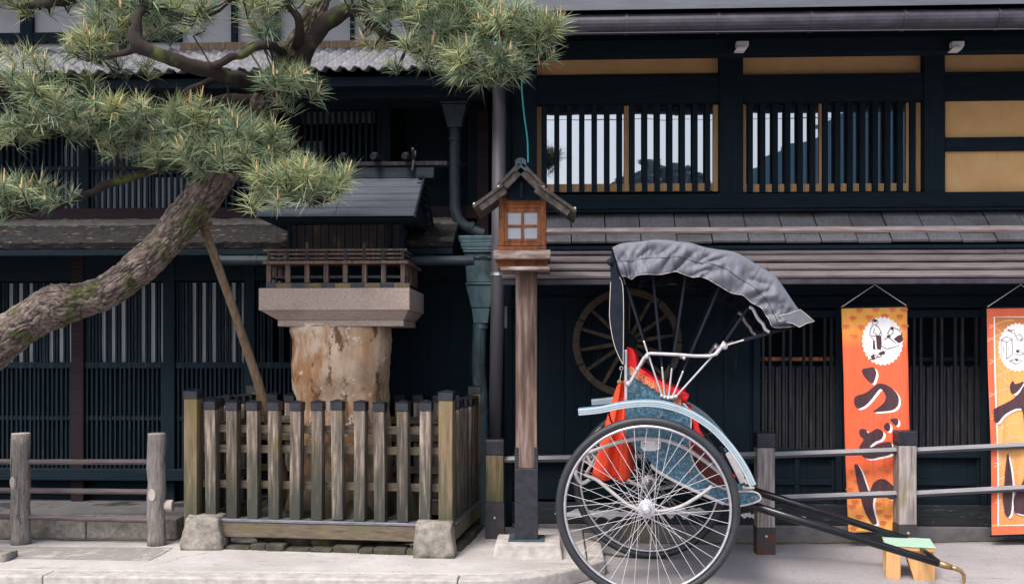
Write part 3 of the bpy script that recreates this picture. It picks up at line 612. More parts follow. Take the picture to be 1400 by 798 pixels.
t = MB().prism([(xL0, yT0+.16, zT0-.025), (xL0, yT0+.16, zT0-.012), (xL0, 8.5, zT1-.05), (xL0, 8.5, zT1-.063)], (xt1-xL0-.02, 0, 0)); obj('soffit', t, 'dark_h', lh)
# plaster wall above the tiles
YP = 8.55
t = MB().box(xL0, xL1, YP, YP+.05, ZL(78, YP), ZL(-90, YP)); obj('plaster_wall', t, 'white_plaster', lh)
t = MB()
for a, b in ((-130, -115), (31, 48), (165, 180), (318, 326), (376, 384), (480, 485), (560, 580)): t.box(XL(a, YP), XL(b, YP), YP-.05, YP-.003, ZL(74, YP), ZL(-90, YP))
t.box(xL0, XL(250, YP), YP-.045, YP-.0025, ZL(58, YP), ZL(44, YP))
obj('wall_timber', t, 'dark_v', lh, bevel=.005)
t = MB().box(XL(250, YP), XL(575, YP), YP-.07, YP-.004, ZL(72, YP), ZL(62, YP)); obj('window_sill', t, 'prop', lh, bevel=.005)
t = MB().prism([(xL0, 7.75, 4.85), (xL0, 7.75, 5.0), (xL0, 10, 5.8), (xL0, 10, 5.65)], (xL1-xL0+.1, 0, 0)); obj('main_roof', t, 'dark_h', lh)
t = MB().box(XL(556, 8.4), XL(700, 8.4), 8.4, 8.44, .1, ZL(80, 8.4)); obj('side_wall', t, 'dark_v', lh)
t = MB(); t.pbox(652, 150, 668, 330, 8.1, .1); obj('side_post', t, 'brown_wood', lh, bevel=.004)

# ------------------------------------------------------------------ pipes between the houses
YQ = 8.0
cp = thing('downpipe', P(655, 735, YQ), 'green copper rain downpipe with ornate hopper between the two houses', 'downpipe')
t = MB()
def frust(c, w0, d0, w1, d1, z0, z1):
    t.add([(c.x-w0/2, c.y-d0/2, z0), (c.x+w0/2, c.y-d0/2, z0), (c.x+w0/2, c.y+d0/2, z0), (c.x-w0/2, c.y+d0/2, z0),
           (c.x-w1/2, c.y-d1/2, z1), (c.x+w1/2, c.y-d1/2, z1), (c.x+w1/2, c.y+d1/2, z1), (c.x-w1/2, c.y+d1/2, z1)],
          [(0, 3, 2, 1), (4, 5, 6, 7), (0, 1, 5, 4), (1, 2, 6, 5), (2, 3, 7, 6), (3, 0, 4, 7)])
c = P(658, 400, YQ); zz = lambda py: P(658, py, YQ).z
pr = [(60, 324), (60, 330), (54, 334), (52, 340), (47, 344), (46, 347)]
for (w0, y0), (w1, y1) in zip(pr[1:], pr[:-1]): frust(c, w0*YQ/FPX, .24, w1*YQ/FPX, .24, zz(y0), zz(y1))
frust(c, 44*YQ/FPX, .2, 44*YQ/FPX, .2, zz(356), zz(347.5)); frust(c, 38*YQ/FPX, .18, 42*YQ/FPX, .19, zz(387), zz(356.5))
frust(c, 42*YQ/FPX, .2, 42*YQ/FPX, .2, zz(390), zz(387.5)); frust(c, 26*YQ/FPX, .14, 40*YQ/FPX, .18, zz(421), zz(390.5)); frust(c, 20*YQ/FPX, .12, 25*YQ/FPX, .13, zz(442), zz(421.5))
obj('hopper', t, 'copper', cp, bevel=.006)
t = MB().tube([P(637+i*3.5, 352.5-abs(math.sin(i*.7))*3, YQ-.105) for i in range(11)], .008, 6); obj('hopper_moulding', t, 'copper', cp)
t = MB().tube([P(656, 442, YQ), P(654, 500, YQ), P(657, 540, YQ), P(659, 736, YQ)], .056, 14)
for py in (444, 560, 650): t.tube([P(657, py, YQ), P(657, py+5, YQ)], .064, 14)
obj('lower_pipe', t, 'copper', cp, smooth=False)
pts = spline([(622, 160), (622, 220), (622, 272), (624, 292), (632, 306), (650, 316), (662, 320)], 4)
t = MB().tube([P(x, y, YQ) for x, y in pts], .046, 14)
t.tube([P(622, 188, YQ), P(622, 193, YQ)], .056, 14); t.tube([P(622, 222, YQ), P(622, 226, YQ)], .053, 14); t.tube([P(641, 309, YQ), P(646, 312.5, YQ)], .052, 14)
obj('upper_pipe', t, 'copper_dark', cp, smooth=False)
t = MB(); c = P(622, 150, YQ); frust(c, .11, .11, .2, .2, P(622, 176, YQ).z, P(622, 146, YQ).z); frust(c, .22, .22, .24, .24, P(622, 145.5, YQ).z, P(622, 134, YQ).z)
obj('rain_head', t, 'copper_dark', cp, bevel=.006)
YG = 7.72
gp = thing('downpipe', P(681, 600, YG), 'tall grey round downpipe left of the lantern post', 'downpipe')
t = MB().tube([P(683, 95, YG), P(681, 380, YG), P(676, 604, YG)], [.054, .054, .05], 18); obj('pipe', t, 'pipe', gp, smooth=True)
t = MB().tube([P(680.9, 373, YG), P(680.8, 377, YG)], .059, 18); t.bar(P(690, 375, YG-.02), P(697, 375, YG), .02, .02); obj('clamp', t, 'chrome', gp)
t = MB().pbox(688, 418, 693, 448, YG+.05, .08); ub = obj('meter_box', t, 'box_grey', base=P(690, 448, YG+.05), bevel=.004)
tag(ub, 'small grey meter box on the wall corner beside the grey pipe', 'meter box')

# ------------------------------------------------------------------ iron rail with wooden posts, right
rl = thing('railing', P(1045, 752, 7.45), 'street railing of square wooden posts joined by two dark steel rails', 'railing')
posts = [(677, 601, 736, 24, 7.42), (1045, 592, 754, 23.5, 7.42), (1237, 589, 750, 23.5, 7.5), (1432, 586, 746, 23.5, 7.56)]
tops = []
for (px, y0, y1, wpx, Y) in posts:
    w_ = wpx*Y/FPX; c = P(px, 600, Y+w_/2); zt = P(px, y0, Y).z; zb = gz(c.x)-.01
    z1 = P(px, y0+20, Y).z; z2 = P(px, y1-33, Y).z
    if px == 677: z1 = P(px, 622, Y).z; z2 = P(px, 686, Y).z
    t = MB().box(c.x-w_/2, c.x+w_/2, c.y-w_/2, c.y+w_/2, z2, z1); po = obj('post', t, 'fence_post' if px == 677 else 'rail_post', rl, bevel=.005)
    e = w_/2+.004
    t = MB().box(c.x-e, c.x+e, c.y-e, c.y+e, z1+.001, zt); obj('cap', t, 'cap', po, bevel=.006)
    t = MB().box(c.x-e, c.x+e, c.y-e, c.y+e, zb, z2-.001); t.lathe([(.0, -.014), (.009, -.012), (.012, 0), (.012, .002)], (c.x, c.y-e-.001, (z2*.7+zb*.3)), 10, 'Y', 1)
    obj('steel_shoe', t, ['rusty_foot', 'chrome'], po, bevel=.004)
    tops.append((c, w_))
for (ya, yb_, yc, yd) in ((628, 622, 616, 608), (684, 681, 675, 666)):
    for k, (p0, p1) in enumerate(((ya, yb_), (yb_, yc), (yc, yd))):
        a = tops[k][0]; b = tops[k+1][0]
        A_ = Vector((a.x+tops[k][1]/2, a.y, P(posts[k][0], p0, a.y).z)); B_ = Vector((b.x-tops[k+1][1]/2, b.y, P(posts[k+1][0], p1, b.y).z))
        if ya == 684 and k == 0: continue
        sec = ((-.021, -.021), (.021, -.021), (.021, .021), (.004, .021), (-.021, .000)); t = MB().prism([A_+Vector((0, y, z)) for y, z in sec], B_-A_); ro = obj('rail', t, 'rail_metal', rl, bevel=.003); sec = ((-.0215, -.003), (-.0245, .0005), (.004, .025), (.004, .0215)); obj('rail_highlight', MB().prism([A_+Vector((0, y, z)) for y, z in sec], B_-A_), 'highlight_steel', ro)  # the second strip is a painted highlight on the rail's upper face

# ------------------------------------------------------------------ old wagon wheel on the wall
WX, WZ = P(857, 468, 7.86).x, P(857, 468, 7.86).z
ww = thing('wagon_wheel', (WX, 7.86, WZ-.43), 'large old spoked wooden wagon wheel leaning on the black wall', 'wheel')
rw = 74*7.86/FPX
t = MB()
n = 14; seg = 6
for i in range(7):
    a0 = 2*PI*i/7+.01; a1 = 2*PI*(i+1)/7-.01
    vs = []; fs = []
    for j in range(seg+1):
        a = a0+(a1-a0)*j/seg
        for rr, yy in ((rw-.055, -.03), (rw, -.03), (rw, .03), (rw-.055, .03)):
            vs.append((WX+rr*math.cos(a), 7.86+yy, WZ+rr*math.sin(a)))
    for j in range(seg):
        for q in range(4): fs.append((j*4+q, j*4+(q+1) % 4, (j+1)*4+(q+1) % 4, (j+1)*4+q))
    fs += [(0, 1, 2, 3), (seg*4+3, seg*4+2, seg*4+1, seg*4)]
    t.add(vs, fs)
obj('rim', t, 'wagon', ww, bevel=.006)
t = MB().lathe([(.035, -.09), (.06, -.085), (.075, -.02), (.075, .03), (.06, .06)], (WX, 7.86, WZ), 18, 'Y'); obj('hub', t, 'dark_v', ww, bevel=.004)
for i in range(14):
    a = 2*PI*(i+.35)/14; d = Vector((math.cos(a), 0, math.sin(a))); c = Vector((WX, 7.86, WZ))
    t = MB().bar(c+d*.06, c+d*(rw-.05), .034, .034, up=Vector((0, 1, 0)), w2=.024, h2=.026); obj('spoke', t, 'wagon', ww, bevel=.004)

# ------------------------------------------------------------------ banners
YN = 7.64
def BP(px, py, k): return P(px, py, YN-.0015*k)
def blob(t, pts, k, m): t.prism([BP(x, y, k) for x, y in pts], (0, .001, 0), m)
def Zm(pts, ox, oy, sc=4.433): return [(ox+x/sc, oy+y/sc) for x, y in pts]
def ribbon(t, pts, wd, k, m=0):
    up, dn = [], []
    for i, p in enumerate(pts):
        a = pts[max(0, i-1)]; b = pts[min(len(pts)-1, i+1)]; dx, dy = b[0]-a[0], b[1]-a[1]; l = math.hypot(dx, dy) or 1
        up.append((p[0]-dy/l*wd/2, p[1]+dx/l*wd/2)); dn.append((p[0]+dy/l*wd/2, p[1]-dx/l*wd/2))
    for i in range(len(pts)-1): t.prism([BP(x, y, k) for x, y in (up[i], up[i+1], dn[i+1], dn[i])], (0, .001, 0), m)
def maple(t, cx, cy, sz, k):
    for a in (-62, -30, 0, 30, 62):
        A = R(a); L_ = sz*(1-.22*abs(a)/62); dx, dy = math.sin(A), math.cos(A); nx, ny = dy, -dx
        blob(t, [(cx, cy), (cx+dx*L_*.5+nx*sz*.17, cy+dy*L_*.5+ny*sz*.17), (cx+dx*L_, cy+dy*L_), (cx+dx*L_*.5-nx*sz*.17, cy+dy*L_*.5-ny*sz*.17)], k+(a+62)*.002, 0)
def smooth_poly(pts, n=3):
    q = list(pts); k = len(q); out = []
    for i in range(k):
        p0, p1, p2, p3 = q[i-1], q[i], q[(i+1) % k], q[(i+2) % k]
        for j in range(n):
            u = j/n
            out.append(tuple(.5*((2*b)+(c-a)*u+(2*a-5*b+4*c-d)*u*u+(-a+3*b-3*c+d)*u**3)*1. for a, b, c, d in zip(p0, p1, p2, p3)))
    return out
M['ban1'] = grad_mat('orange_banner_cloth', [(0, s(232, 172, 86)), (.16, s(236, 140, 78)), (.33, s(240, 100, 66)), (.82, s(240, 98, 64)), (.90, s(226, 150, 70)), (1, s(222, 160, 74))], P(1195, 728, YN).z, P(1195, 420, YN).z)
M['ban2'] = grad_mat('amber_banner_cloth', [(0, s(202, 136, 84)), (.12, s(206, 140, 88)), (.4, s(222, 164, 100)), (.8, s(216, 152, 86)), (1, s(186, 106, 62))], P(1395, 728, YN).z, P(1395, 420, YN).z)
def banner(label, c4, m):
    o = thing('banner', P((c4[3][0]+c4[2][0])/2, c4[2][1], YN), label, 'banner', 'noodle shop banners')
    t = MB(); a, b, c, d = c4
    def fn(u, v):
        x = (a[0]*(1-u)+b[0]*u)*(1-v)+(d[0]*(1-u)+c[0]*u)*v; y = (a[1]*(1-u)+b[1]*u)*(1-v)+(d[1]*(1-u)+c[1]*u)*v
        return BP(x, y, 0)
    t.grid(fn, 6, 16); obj('cloth', t, m, o, solid=.002)
    t = MB().tube([BP(a[0]-2, a[1]+.5, 0), BP(b[0]+2, b[1]+.5, 0)], .007, 8); obj('rod', t, 'dark_h', o)
    t = MB().tube([BP(d[0]-2, d[1], 0), BP(c[0]+2, c[1], 0)], .007, 8); obj('rod', t, 'dark_h', o)
    top = ((a[0]+b[0])/2+1, 389)
    t = MB().tube([BP(a[0], a[1], 0), BP(top[0], top[1], 0), BP(b[0], b[1], 0)], .0035, 5); t.tube([BP(top[0], top[1], 0), BP(top[0], 383, 0)], .004, 5); obj('cord', t, 'cord', o)
    return o
b1 = banner('orange udon banner with maple leaf print and three brown brush characters', [(1150, 420), (1240, 418), (1247, 726), (1160, 729)], 'ban1')
t = MB()
for (x, y) in [(50, 90), (155, 92), (255, 88), (355, 86), (425, 90), (115, 140), (215, 135), (310, 128), (400, 130), (72, 192), (165, 195), (430, 190), (120, 252)]:
    px, py = Zm([(x, y)], 1140, 400)[0]
    if 1153 < px < 1238: maple(t, px, py, 9, 1)
for (x, y) in [(110, 530), (270, 515), (155, 590), (100, 425), (330, 590), (200, 640), (300, 628), (285, 300), (330, 320), (200, 320), (110, 320), (140, 380), (275, 560), (120, 660), (300, 400), (130, 500)]:
    px, py = Zm([(x, y)], 1140, 570)[0]; maple(t, px, py, 9.5 if y > 400 else 7.5, 1)
obj('leaf_print', t, 'ban_leaf', b1)
glyphs = [
    [Zm([(170, 462), (205, 455), (238, 450), (255, 480), (250, 515), (235, 548), (215, 540), (185, 510), (170, 485)], 1140, 400),
     Zm([(120, 655), (130, 625), (190, 605), (250, 560), (280, 548), (330, 565), (375, 605), (390, 640), (385, 680), (360, 705), (320, 715), (240, 720), (262, 700), (300, 665), (312, 630), (300, 600), (285, 583), (270, 588), (230, 640), (190, 680), (145, 700), (125, 680)], 1140, 400)],
    [Zm([(340, 10), (375, 5), (388, 25), (375, 50), (345, 25)], 1140, 570), Zm([(305, 45), (325, 30), (340, 55), (330, 85), (305, 70)], 1140, 570),
     Zm([(152, 85), (165, 70), (195, 75), (205, 95), (235, 85), (262, 68), (295, 85), (300, 110), (285, 135), (250, 150), (220, 178), (235, 180), (280, 160), (340, 148), (352, 190), (340, 225), (290, 240), (230, 252), (190, 245), (160, 215), (155, 180), (178, 140), (175, 125), (158, 110)], 1140, 570)],
    [Zm([(127, 290), (145, 287), (170, 330), (195, 400), (217, 450), (240, 405), (275, 378), (315, 378), (350, 405), (400, 450), (440, 470), (430, 500), (370, 500), (330, 490), (300, 455), (270, 450), (245, 490), (240, 540), (250, 590), (262, 640), (238, 648), (205, 605), (178, 540), (150, 430), (135, 350)], 1140, 570)]]
for gs in glyphs:
    t = MB()
    for g in gs:
        g = smooth_poly(g); blob(t, [(x+3.0, y+2.4) for x, y in g], 2, 1); blob(t, g, 3, 0)
    obj('brush_character', t, ['ban_ink', 'ban_white'], b1)
def medal(o, cx, cy, rx, ry):
    t = MB(); n = 60
    blob(t, [(cx+rx*(1+.035*math.cos(i*PI))*math.cos(2*PI*i/n), cy+ry*(1+.035*math.cos(i*PI))*math.sin(2*PI*i/n)) for i in range(n)], 2, 0)
    return obj('medallion', t, 'ban_white', o)
md = medal(b1, 1206.5, 466, 28, 32.5)
t = MB(); z = lambda pts: Zm(pts, 1140, 400)
for pts in ([(232, 170), (245, 160), (262, 165), (268, 180), (255, 195), (238, 190), (232, 170)], [(238, 195), (222, 225), (218, 255), (240, 262), (275, 258), (285, 235), (270, 205), (255, 197)],
            [(285, 235), (290, 262), (262, 262)], [(222, 262), (240, 285), (238, 340)], [(250, 215), (240, 240), (262, 255)], [(283, 320), (320, 340), (395, 320), (350, 285)],
            [(345, 208), (365, 212), (395, 225), (415, 250)], [(330, 235), (345, 215), (362, 222), (358, 245), (338, 258), (325, 250), (330, 235)], [(300, 285), (330, 270), (350, 285)],
            [(225, 390), (240, 370), (262, 385), (280, 362), (300, 375), (312, 350)], [(215, 398), (238, 405), (262, 390), (290, 385)]):
    ribbon(t, z(pts), .8, 4)
for pts in ([(256, 262), (286, 262), (290, 300), (284, 345), (262, 340)], [(238, 288), (248, 288), (252, 345), (240, 340)], [(362, 280), (385, 262), (415, 250), (420, 290), (395, 305)], [(318, 262), (338, 255), (345, 268), (322, 272)],
            [(342, 212), (358, 205), (362, 222), (350, 226)], [(222, 380), (245, 375), (250, 400), (230, 405)], [(270, 365), (300, 350), (310, 365), (280, 380)], [(234, 168), (252, 160), (266, 170), (250, 180)]):
    blob(t, z(pts), 4.4, 0)
obj('ink_drawing', t, 'ban_ink', md)
b2 = banner('amber banner with vermilion border and white line at the right edge', [(1349, 420), (1440, 419), (1447, 729), (1356, 732)], 'ban2')
t = MB()
blob(t, [(1349.3, 420.5), (1439.7, 420.5), (1440, 433), (1350, 433)], 1, 0); blob(t, [(1349.3, 433.2), (1359, 433.2), (1365, 716), (1355.8, 716)], 1, 0)
blob(t, [(1355.8, 719.5), (1446.8, 718), (1447, 729), (1356, 731)], 1, 0); blob(t, [(1430, 433.2), (1440, 433.2), (1446.6, 717), (1437, 717)], 1, 0)
obj('border_print', t, 'ban_red', b2)
t = MB()
for (x0, y0, r_) in ((1352, 452, 34), (1350, 470, 40), (1353, 500, 30), (1360, 520, 36), (1352, 545, 32), (1364, 590, 30), (1360, 612, 36), (1358, 640, 28), (1362, 660, 34), (1360, 690, 36), (1368, 700, 24), (1354, 575, 26)):
    ribbon(t, [(x0+r_*u, y0-r_*.42*math.sin(PI*.5*u+.2)) for u in [i/7 for i in range(8)]], 1.1, 1.5); ribbon(t, [(x0+r_*u*.7, y0-8+r_*.6*u*u) for u in [i/6 for i in range(7)]], .9, 1.8)
obj('grass_print', t, 'ban_pale', b2)
t = MB(); ribbon(t, [(1437, 433), (1359.5, 433), (1364.5, 718), (1442, 716)], 1.8, 2.2); obj('white_line', t, 'ban_white', b2)
md = medal(b2, 1391, 474.5, 25, 32.5)
t = MB(); z = lambda pts: Zm(pts, 1330, 400)
for pts in ([(175, 285), (205, 265), (240, 280), (208, 300), (175, 285)], [(175, 285), (175, 385), (208, 400), (208, 300)], [(208, 400), (242, 375), (240, 280)], [(222, 320), (222, 350)], [(192, 325), (192, 360)],
            [(212, 225), (230, 232), (250, 222)], [(232, 232), (240, 245)], [(250, 240), (262, 265), (285, 250), (300, 270), (290, 300)], [(265, 270), (280, 290), (310, 280)],
            [(225, 412), (262, 400), (300, 412), (262, 432), (225, 412)], [(262, 350), (285, 345), (300, 365), (330, 350)], [(258, 370), (280, 375), (310, 372)]):
    ribbon(t, z(pts), .7, 4)
for pts in ([(212, 222), (228, 224), (232, 232), (220, 232)], [(255, 402), (275, 400), (270, 415)], [(260, 348), (275, 345), (285, 360), (268, 362)]): blob(t, z(pts), 4.4, 0)
obj('ink_drawing', t, 'ban_ink', md)
for gs in ([Zm([(125, 720), (132, 700), (200, 670), (250, 640), (285, 600), (310, 560), (400, 500), (470, 520), (460, 560), (380, 640), (370, 760), (380, 850), (330, 880), (310, 800), (290, 700), (200, 735), (150, 785), (128, 770)], 1330, 400),
            Zm([(228, 565), (245, 535), (262, 552), (305, 538), (290, 575), (255, 612), (235, 600)], 1330, 400)],
           [Zm([(212, 222), (222, 260), (235, 330), (243, 400), (242, 450), (235, 560), (220, 602), (200, 590), (185, 540), (180, 480), (188, 400), (196, 300)], 1330, 570),
            Zm([(247, 500), (255, 480), (300, 400), (330, 330), (380, 300), (440, 330), (470, 420), (440, 560), (360, 592), (265, 580), (250, 550)], 1330, 570)]):
    t = MB()
    for g in gs:
        g = smooth_poly(g); blob(t, [(x+2.6, y+2.2) for x, y in g], 5, 1); blob(t, g, 6, 0)
    obj('brush_character', t, ['ban_ink', 'ban_white'], b2)

def ripple(root, zt, zb, ph0):
    import bmesh
    for o in list(root.children_recursive):
        if o.name.split('.')[0] in ('rod', 'cord'): continue
        bm = bmesh.new(); bm.from_mesh(o.data); bmesh.ops.triangulate(bm, faces=bm.faces)
        for _ in range(5):
            es = [e for e in bm.edges if e.calc_length() > .035]
            if not es: break
            bmesh.ops.subdivide_edges(bm, edges=es, cuts=1); bmesh.ops.triangulate(bm, faces=bm.faces)
        for v in bm.verts:
            w_ = v.co+OFF[root.name]; u = min(1, max(0, (zt-w_.z)/(zt-zb))); a_ = math.sin(PI*u)**.6
            v.co.y += a_*(.008*math.sin((w_.x)*2*PI/.27+w_.z*1.7+ph0)+.010*math.sin(w_.z*3.6+ph0)+.006*math.sin(w_.x*2*PI/.6+w_.z*4))
        bm.to_mesh(o.data); bm.free()
        if o.name.startswith('cloth'): o.data.polygons.foreach_set('use_smooth', [True]*len(o.data.polygons))
ripple(b1, P(1195, 420, YN).z, P(1195, 728, YN).z, 0.); ripple(b2, P(1395, 420, YN).z, P(1395, 729, YN).z, 2.)
# ------------------------------------------------------------------ eave lamps, cable
for i, px in enumerate((1015, 1310)):
    o = thing('eave_lamp', P(px, 68, 7.28), ('off-white lamp bracket under the eave above the gap between the windows', 'off-white lamp bracket under the eave above the ochre panels')[i], 'lamp', 'lamps under the eave')
    t = MB().pbox(px-8, 56, px+9, 63, 7.24, .06); obj('housing', t, 'lamp_white', o, bevel=.006)
    a = P(px-10, 68, 7.2); t = MB().prism([P(px-10, 69, 7.2), P(px+4, 69, 7.2), P(px+8, 63.5, 7.2), P(px-6, 63.5, 7.2)], (0, .07, 0)); obj('shade', t, 'lamp_white', o, bevel=.004)
t = MB().tube([P(x, y, 7.3) for x, y in spline([(713, 100), (714, 130), (717, 160), (721, 190), (722, 222)], 4)], .006, 6)
tag(obj('cable', t, 'teal_cord', base=P(722, 222, 7.3)), 'thin teal cable hanging down behind the wooden lantern roof', 'cable')

# ------------------------------------------------------------------ picket fence round the shrine (own frame: x along the front to the left, y inwards)
FR = R(-5.6); F0 = Vector((-.752, 6.874, .1))
pf = thing('picket_fence', F0, 'square wooden picket fence with black metal caps around the shrine pedestal', 'fence', rot=FR)
FW, FD = 1.86, 1.12
def cap_mb(w, z0, z1):
    e = w/2+.004; t = MB(); h = (z1-z0)*.78
    t.box(-e, e, -e, e, z0, z0+h); q = e+.006
    t.add([(-q, -q, z0+h+.001), (q, -q, z0+h+.001), (q, q, z0+h+.001), (-q, q, z0+h+.001), (0, 0, z1)], [(0, 3, 2, 1), (0, 1, 4), (1, 2, 4), (2, 3, 4), (3, 0, 4)]); return t
pk0 = None
def mk(name, w, z0, z1, zt, mt):
    o = obj(name, MB().box(-w/2, w/2, -w/2, w/2, z0, z1), mt, pf, bevel=.004); obj('cap', cap_mb(w, z1+.001, zt), 'cap', o, bevel=.002); return o
post = mk('corner_post', .098, .0, 1.06, 1.135, 'fence_post'); first = True
for (x, y) in ((0, 0), (-FW, 0), (0, FD), (-FW, FD)):
    if first: post.location = (x, y, 0); first = False
    else: dup(post, pf, (x, y, 0))
pick = mk('picket', .078, .215, .985, 1.062, 'fence_wood'); pos = []
for i in range(11): pos.append((-FW*(i+1)/12, 0))
for i in range(7): pos.append((0, FD*(i+1)/8)); pos.append((-FW, FD*(i+1)/8))
for i in range(11): pos.append((-FW*(i+1)/12, FD))
for k, (x, y) in enumerate(pos):
    loc = (x+random.uniform(-.005, .005), y, random.uniform(-.006, .006))
    o = pick if k == 0 else dup(pick, pf, loc)
    o.location = loc; o.rotation_euler = (random.uniform(-.006, .006), random.uniform(-.012, .012), random.uniform(-.03, .03))
for zc in (.845, .70, .445):
    for (y, a, b) in ((.055, -FW+.05, -.05), (FD-.055, -FW+.05, -.05)):
        obj('rail', MB().box(a, b, y-.014, y+.014, zc-.028, zc+.028), 'fence_rail', pf, bevel=.004)
    for x in (-.055, -FW+.055): obj('rail', MB().box(x-.014, x+.014, .07, FD-.07, zc-.0275, zc+.0275), 'fence_rail', pf, bevel=.004)
for (x0, x1, y0, y1) in ((-FW+.052, -.052, -.055, .055), (-FW+.052, -.052, FD-.055, FD+.055), (-.055, .055, .056, FD-.056), (-FW-.055, -FW+.055, .056, FD-.056)):
    o = obj('sill', MB().box(x0, x1, y0, y1, .085, .19), 'fence_rail', pf, bevel=.005)
    obj('flashing', MB().box(x0-.004, x1+.004, y0-.006, y1+.006, .192, .213), 'sill_metal', o, bevel=.004)
# stone bed under the fence
bed = thing('stone_bed', F0, 'low mossy bed of flat stones under the picket fence', 'stone bed', rot=FR)
t = MB(); random.seed(5)
for side in range(4):
    L_ = FW if side % 2 == 0 else FD; x = .08
    while x < L_-.08:
        l = random.uniform(.10, .24); h = random.uniform(.02, .05); wv = random.uniform(.12, .16); e = min(x+l, L_-.06)
        t = MB()
        if side == 0: t.box(-e, -x-.004, -wv/2-.02, wv/2, -.02, h)
        elif side == 2: t.box(-e, -x-.004, FD-wv/2, FD+wv/2, -.02, h)
        elif side == 1: t.box(-wv/2, wv/2+.02, x, e-.004, -.02, h)
        else: t.box(-FW-wv/2-.02, -FW+wv/2, x, e-.004, -.02, h)
        x += l; obj('stone', t, 'mossy_stone', bed, bevel=.014)
def boulder(name, cx, cy, w, d, h, label, m, z=.1, taper=.8, seed=0, cat='stone', group=None):
    t = MB()
    def fn(u, v): pass
    n = 7; vs = {}
    import itertools
    idx = {}
    def vert(i, j, k):
        if (i, j, k) in idx: return idx[(i, j, k)]
        p = Vector((i/n*2-1, j/n*2-1, k/n*2-1)); q = p.normalized()*1.25
        r_ = p.lerp(q, .11); tp = 1-(1-taper)*(r_.z*.5+.5)
        r_ = Vector((r_.x*w/2*tp, r_.y*d/2*tp, (r_.z+1)*h/2)); r_ += Vector((noise.noise(r_*9+Vector((seed, 0, 0))), noise.noise(r_*9+Vector((0, seed, 4))), noise.noise(r_*9+Vector((seed, 2, 9)))))*.016
        r_ += Vector((noise.noise(r_*31+Vector((seed, 0, 0))), noise.noise(r_*31+Vector((0, seed, 4))), 0))*.006
        idx[(i, j, k)] = len(t.v); t.v.append(r_+Vector((cx, cy, z-.01))); return idx[(i, j, k)]
    for a in range(n):
        for b in range(n):
            for k in (0, n):
                for f_ in (((a, b, k), (a+1, b, k), (a+1, b+1, k), (a, b+1, k)), ((a, k, b), (a+1, k, b), (a+1, k, b+1), (a, k, b+1)), ((k, a, b), (k, a+1, b), (k, a+1, b+1), (k, a, b+1))):
                    t.f.append(tuple(vert(*q) for q in f_)); t.m.append(0)
    return tag(obj(name, t, m, base=(cx, cy, z), smooth=True), label, cat, group)
a = P(274, 755, 6.9); boulder('foundation_stone', a.x, 7.0, .30, .2, .245, 'tapered grey stone block at the left front corner of the picket fence', 'stone', seed=1, group='corner stones of the fence')
a = P(593, 760, 6.75); boulder('foundation_stone', a.x, 6.80, .29, .2, .245, 'tapered grey stone block at the right front corner of the picket fence', 'stone', seed=4, taper=.84, group='corner stones of the fence')
a = P(2, 766, 6.6); boulder('kerb_block', a.x-.02, 6.55, .24, .2, .06, 'low flat stone lying on the pavement at the left picture edge', 'stone', seed=9, taper=.95)

# ------------------------------------------------------------------ pedestal and shrine
pc = P(466, 700, 7.5)
pd = thing('stone_pedestal', (pc.x, 7.5, .1), 'granite slab on a rust-stained boulder carrying the small shrine', 'pedestal')
t = MB(); nr, na = 26, 40; zb, zt = .12, P(466, 442, 7.3).z
def prof(v): return .345+.045*max(0, .55-v)+.02*math.sin(v*7)
for i in range(nr+1):
    v = i/nr
    for j in range(na):
        a_ = 2*PI*j/na; r_ = prof(v); e = 4
        k = (abs(math.cos(a_))**e+abs(math.sin(a_))**e)**(-1/e)
        p = Vector((pc.x+.015+r_*k*math.cos(a_), 7.5+r_*.85*k*math.sin(a_), zb+(zt-zb)*v)); d = Vector((math.cos(a_), math.sin(a_), 0))
        p += d*(.045*noise.noise(p*3.1)+.025*noise.noise(p*8)+.012*noise.noise(p*22)); t.v.append(p)
for i in range(nr):
    for j in range(na): t.f.append((i*na+j, i*na+(j+1) % na, (i+1)*na+(j+1) % na, (i+1)*na+j)); t.m.append(0)
t.f.append(tuple(range(nr*na, nr*na+na))); t.m.append(0)
obj('boulder', t, 'rock', pd, smooth=True)
YS = 7.1
xs0, xs1 = P(353.5, 410, YS).x, P(560, 410, YS).x; zs1, zs0 = P(456, 393.5, YS).z, P(456, 424, YS).z
t = MB().box(xs0, xs1, YS, 7.88, zs0, zs1); obj('slab', t, 'granite', pd, bevel=.006)
t = MB(); i_ = .115; z2 = P(456, 434, YS).z-.015
t.add([(xs0+.01, YS+.01, zs0-.001), (xs1-.01, YS+.01, zs0-.001), (xs1-.01, 7.87, zs0-.001), (xs0+.01, 7.87, zs0-.001),
       (xs0+i_, YS+.09, z2), (xs1-i_+.06, YS+.09, z2), (xs1-i_+.06, 7.8, z2), (xs0+i_, 7.8, z2)], [(0, 1, 2, 3), (7, 6, 5, 4), (0, 4, 5, 1), (1, 5, 6, 2), (2, 6, 7, 3), (3, 7, 4, 0)])
t.box(xs0+i_, xs1-i_+.06, YS+.085, 7.805, z2-.045, z2-.001); obj('slab_moulding', t, 'granite', pd, bevel=.006)
t = MB(); random.seed(8)
obj_st = thing('stone_mound', (pc.x, 7.45, .1), 'dark mossy stones heaped round the foot of the pedestal', 'stone mound')
for k in range(16):
    a_ = 2*PI*k/16; q = Vector((pc.x+.52*math.cos(a_), 7.45+.34*math.sin(a_), .1)); hh = random.uniform(.16, .34)
    t = MB(); t.lathe([(.13, 0), (.15, hh*.3), (.12, hh*.75), (.05, hh)], q, 9)
    for v in t.v: v += Vector((noise.noise(v*11), noise.noise(v*11+Vector((7, 0, 0))), noise.noise(v*11+Vector((0, 9, 0)))))*.04
    obj('stone', t, 'mossy_stone', obj_st, smooth=True)
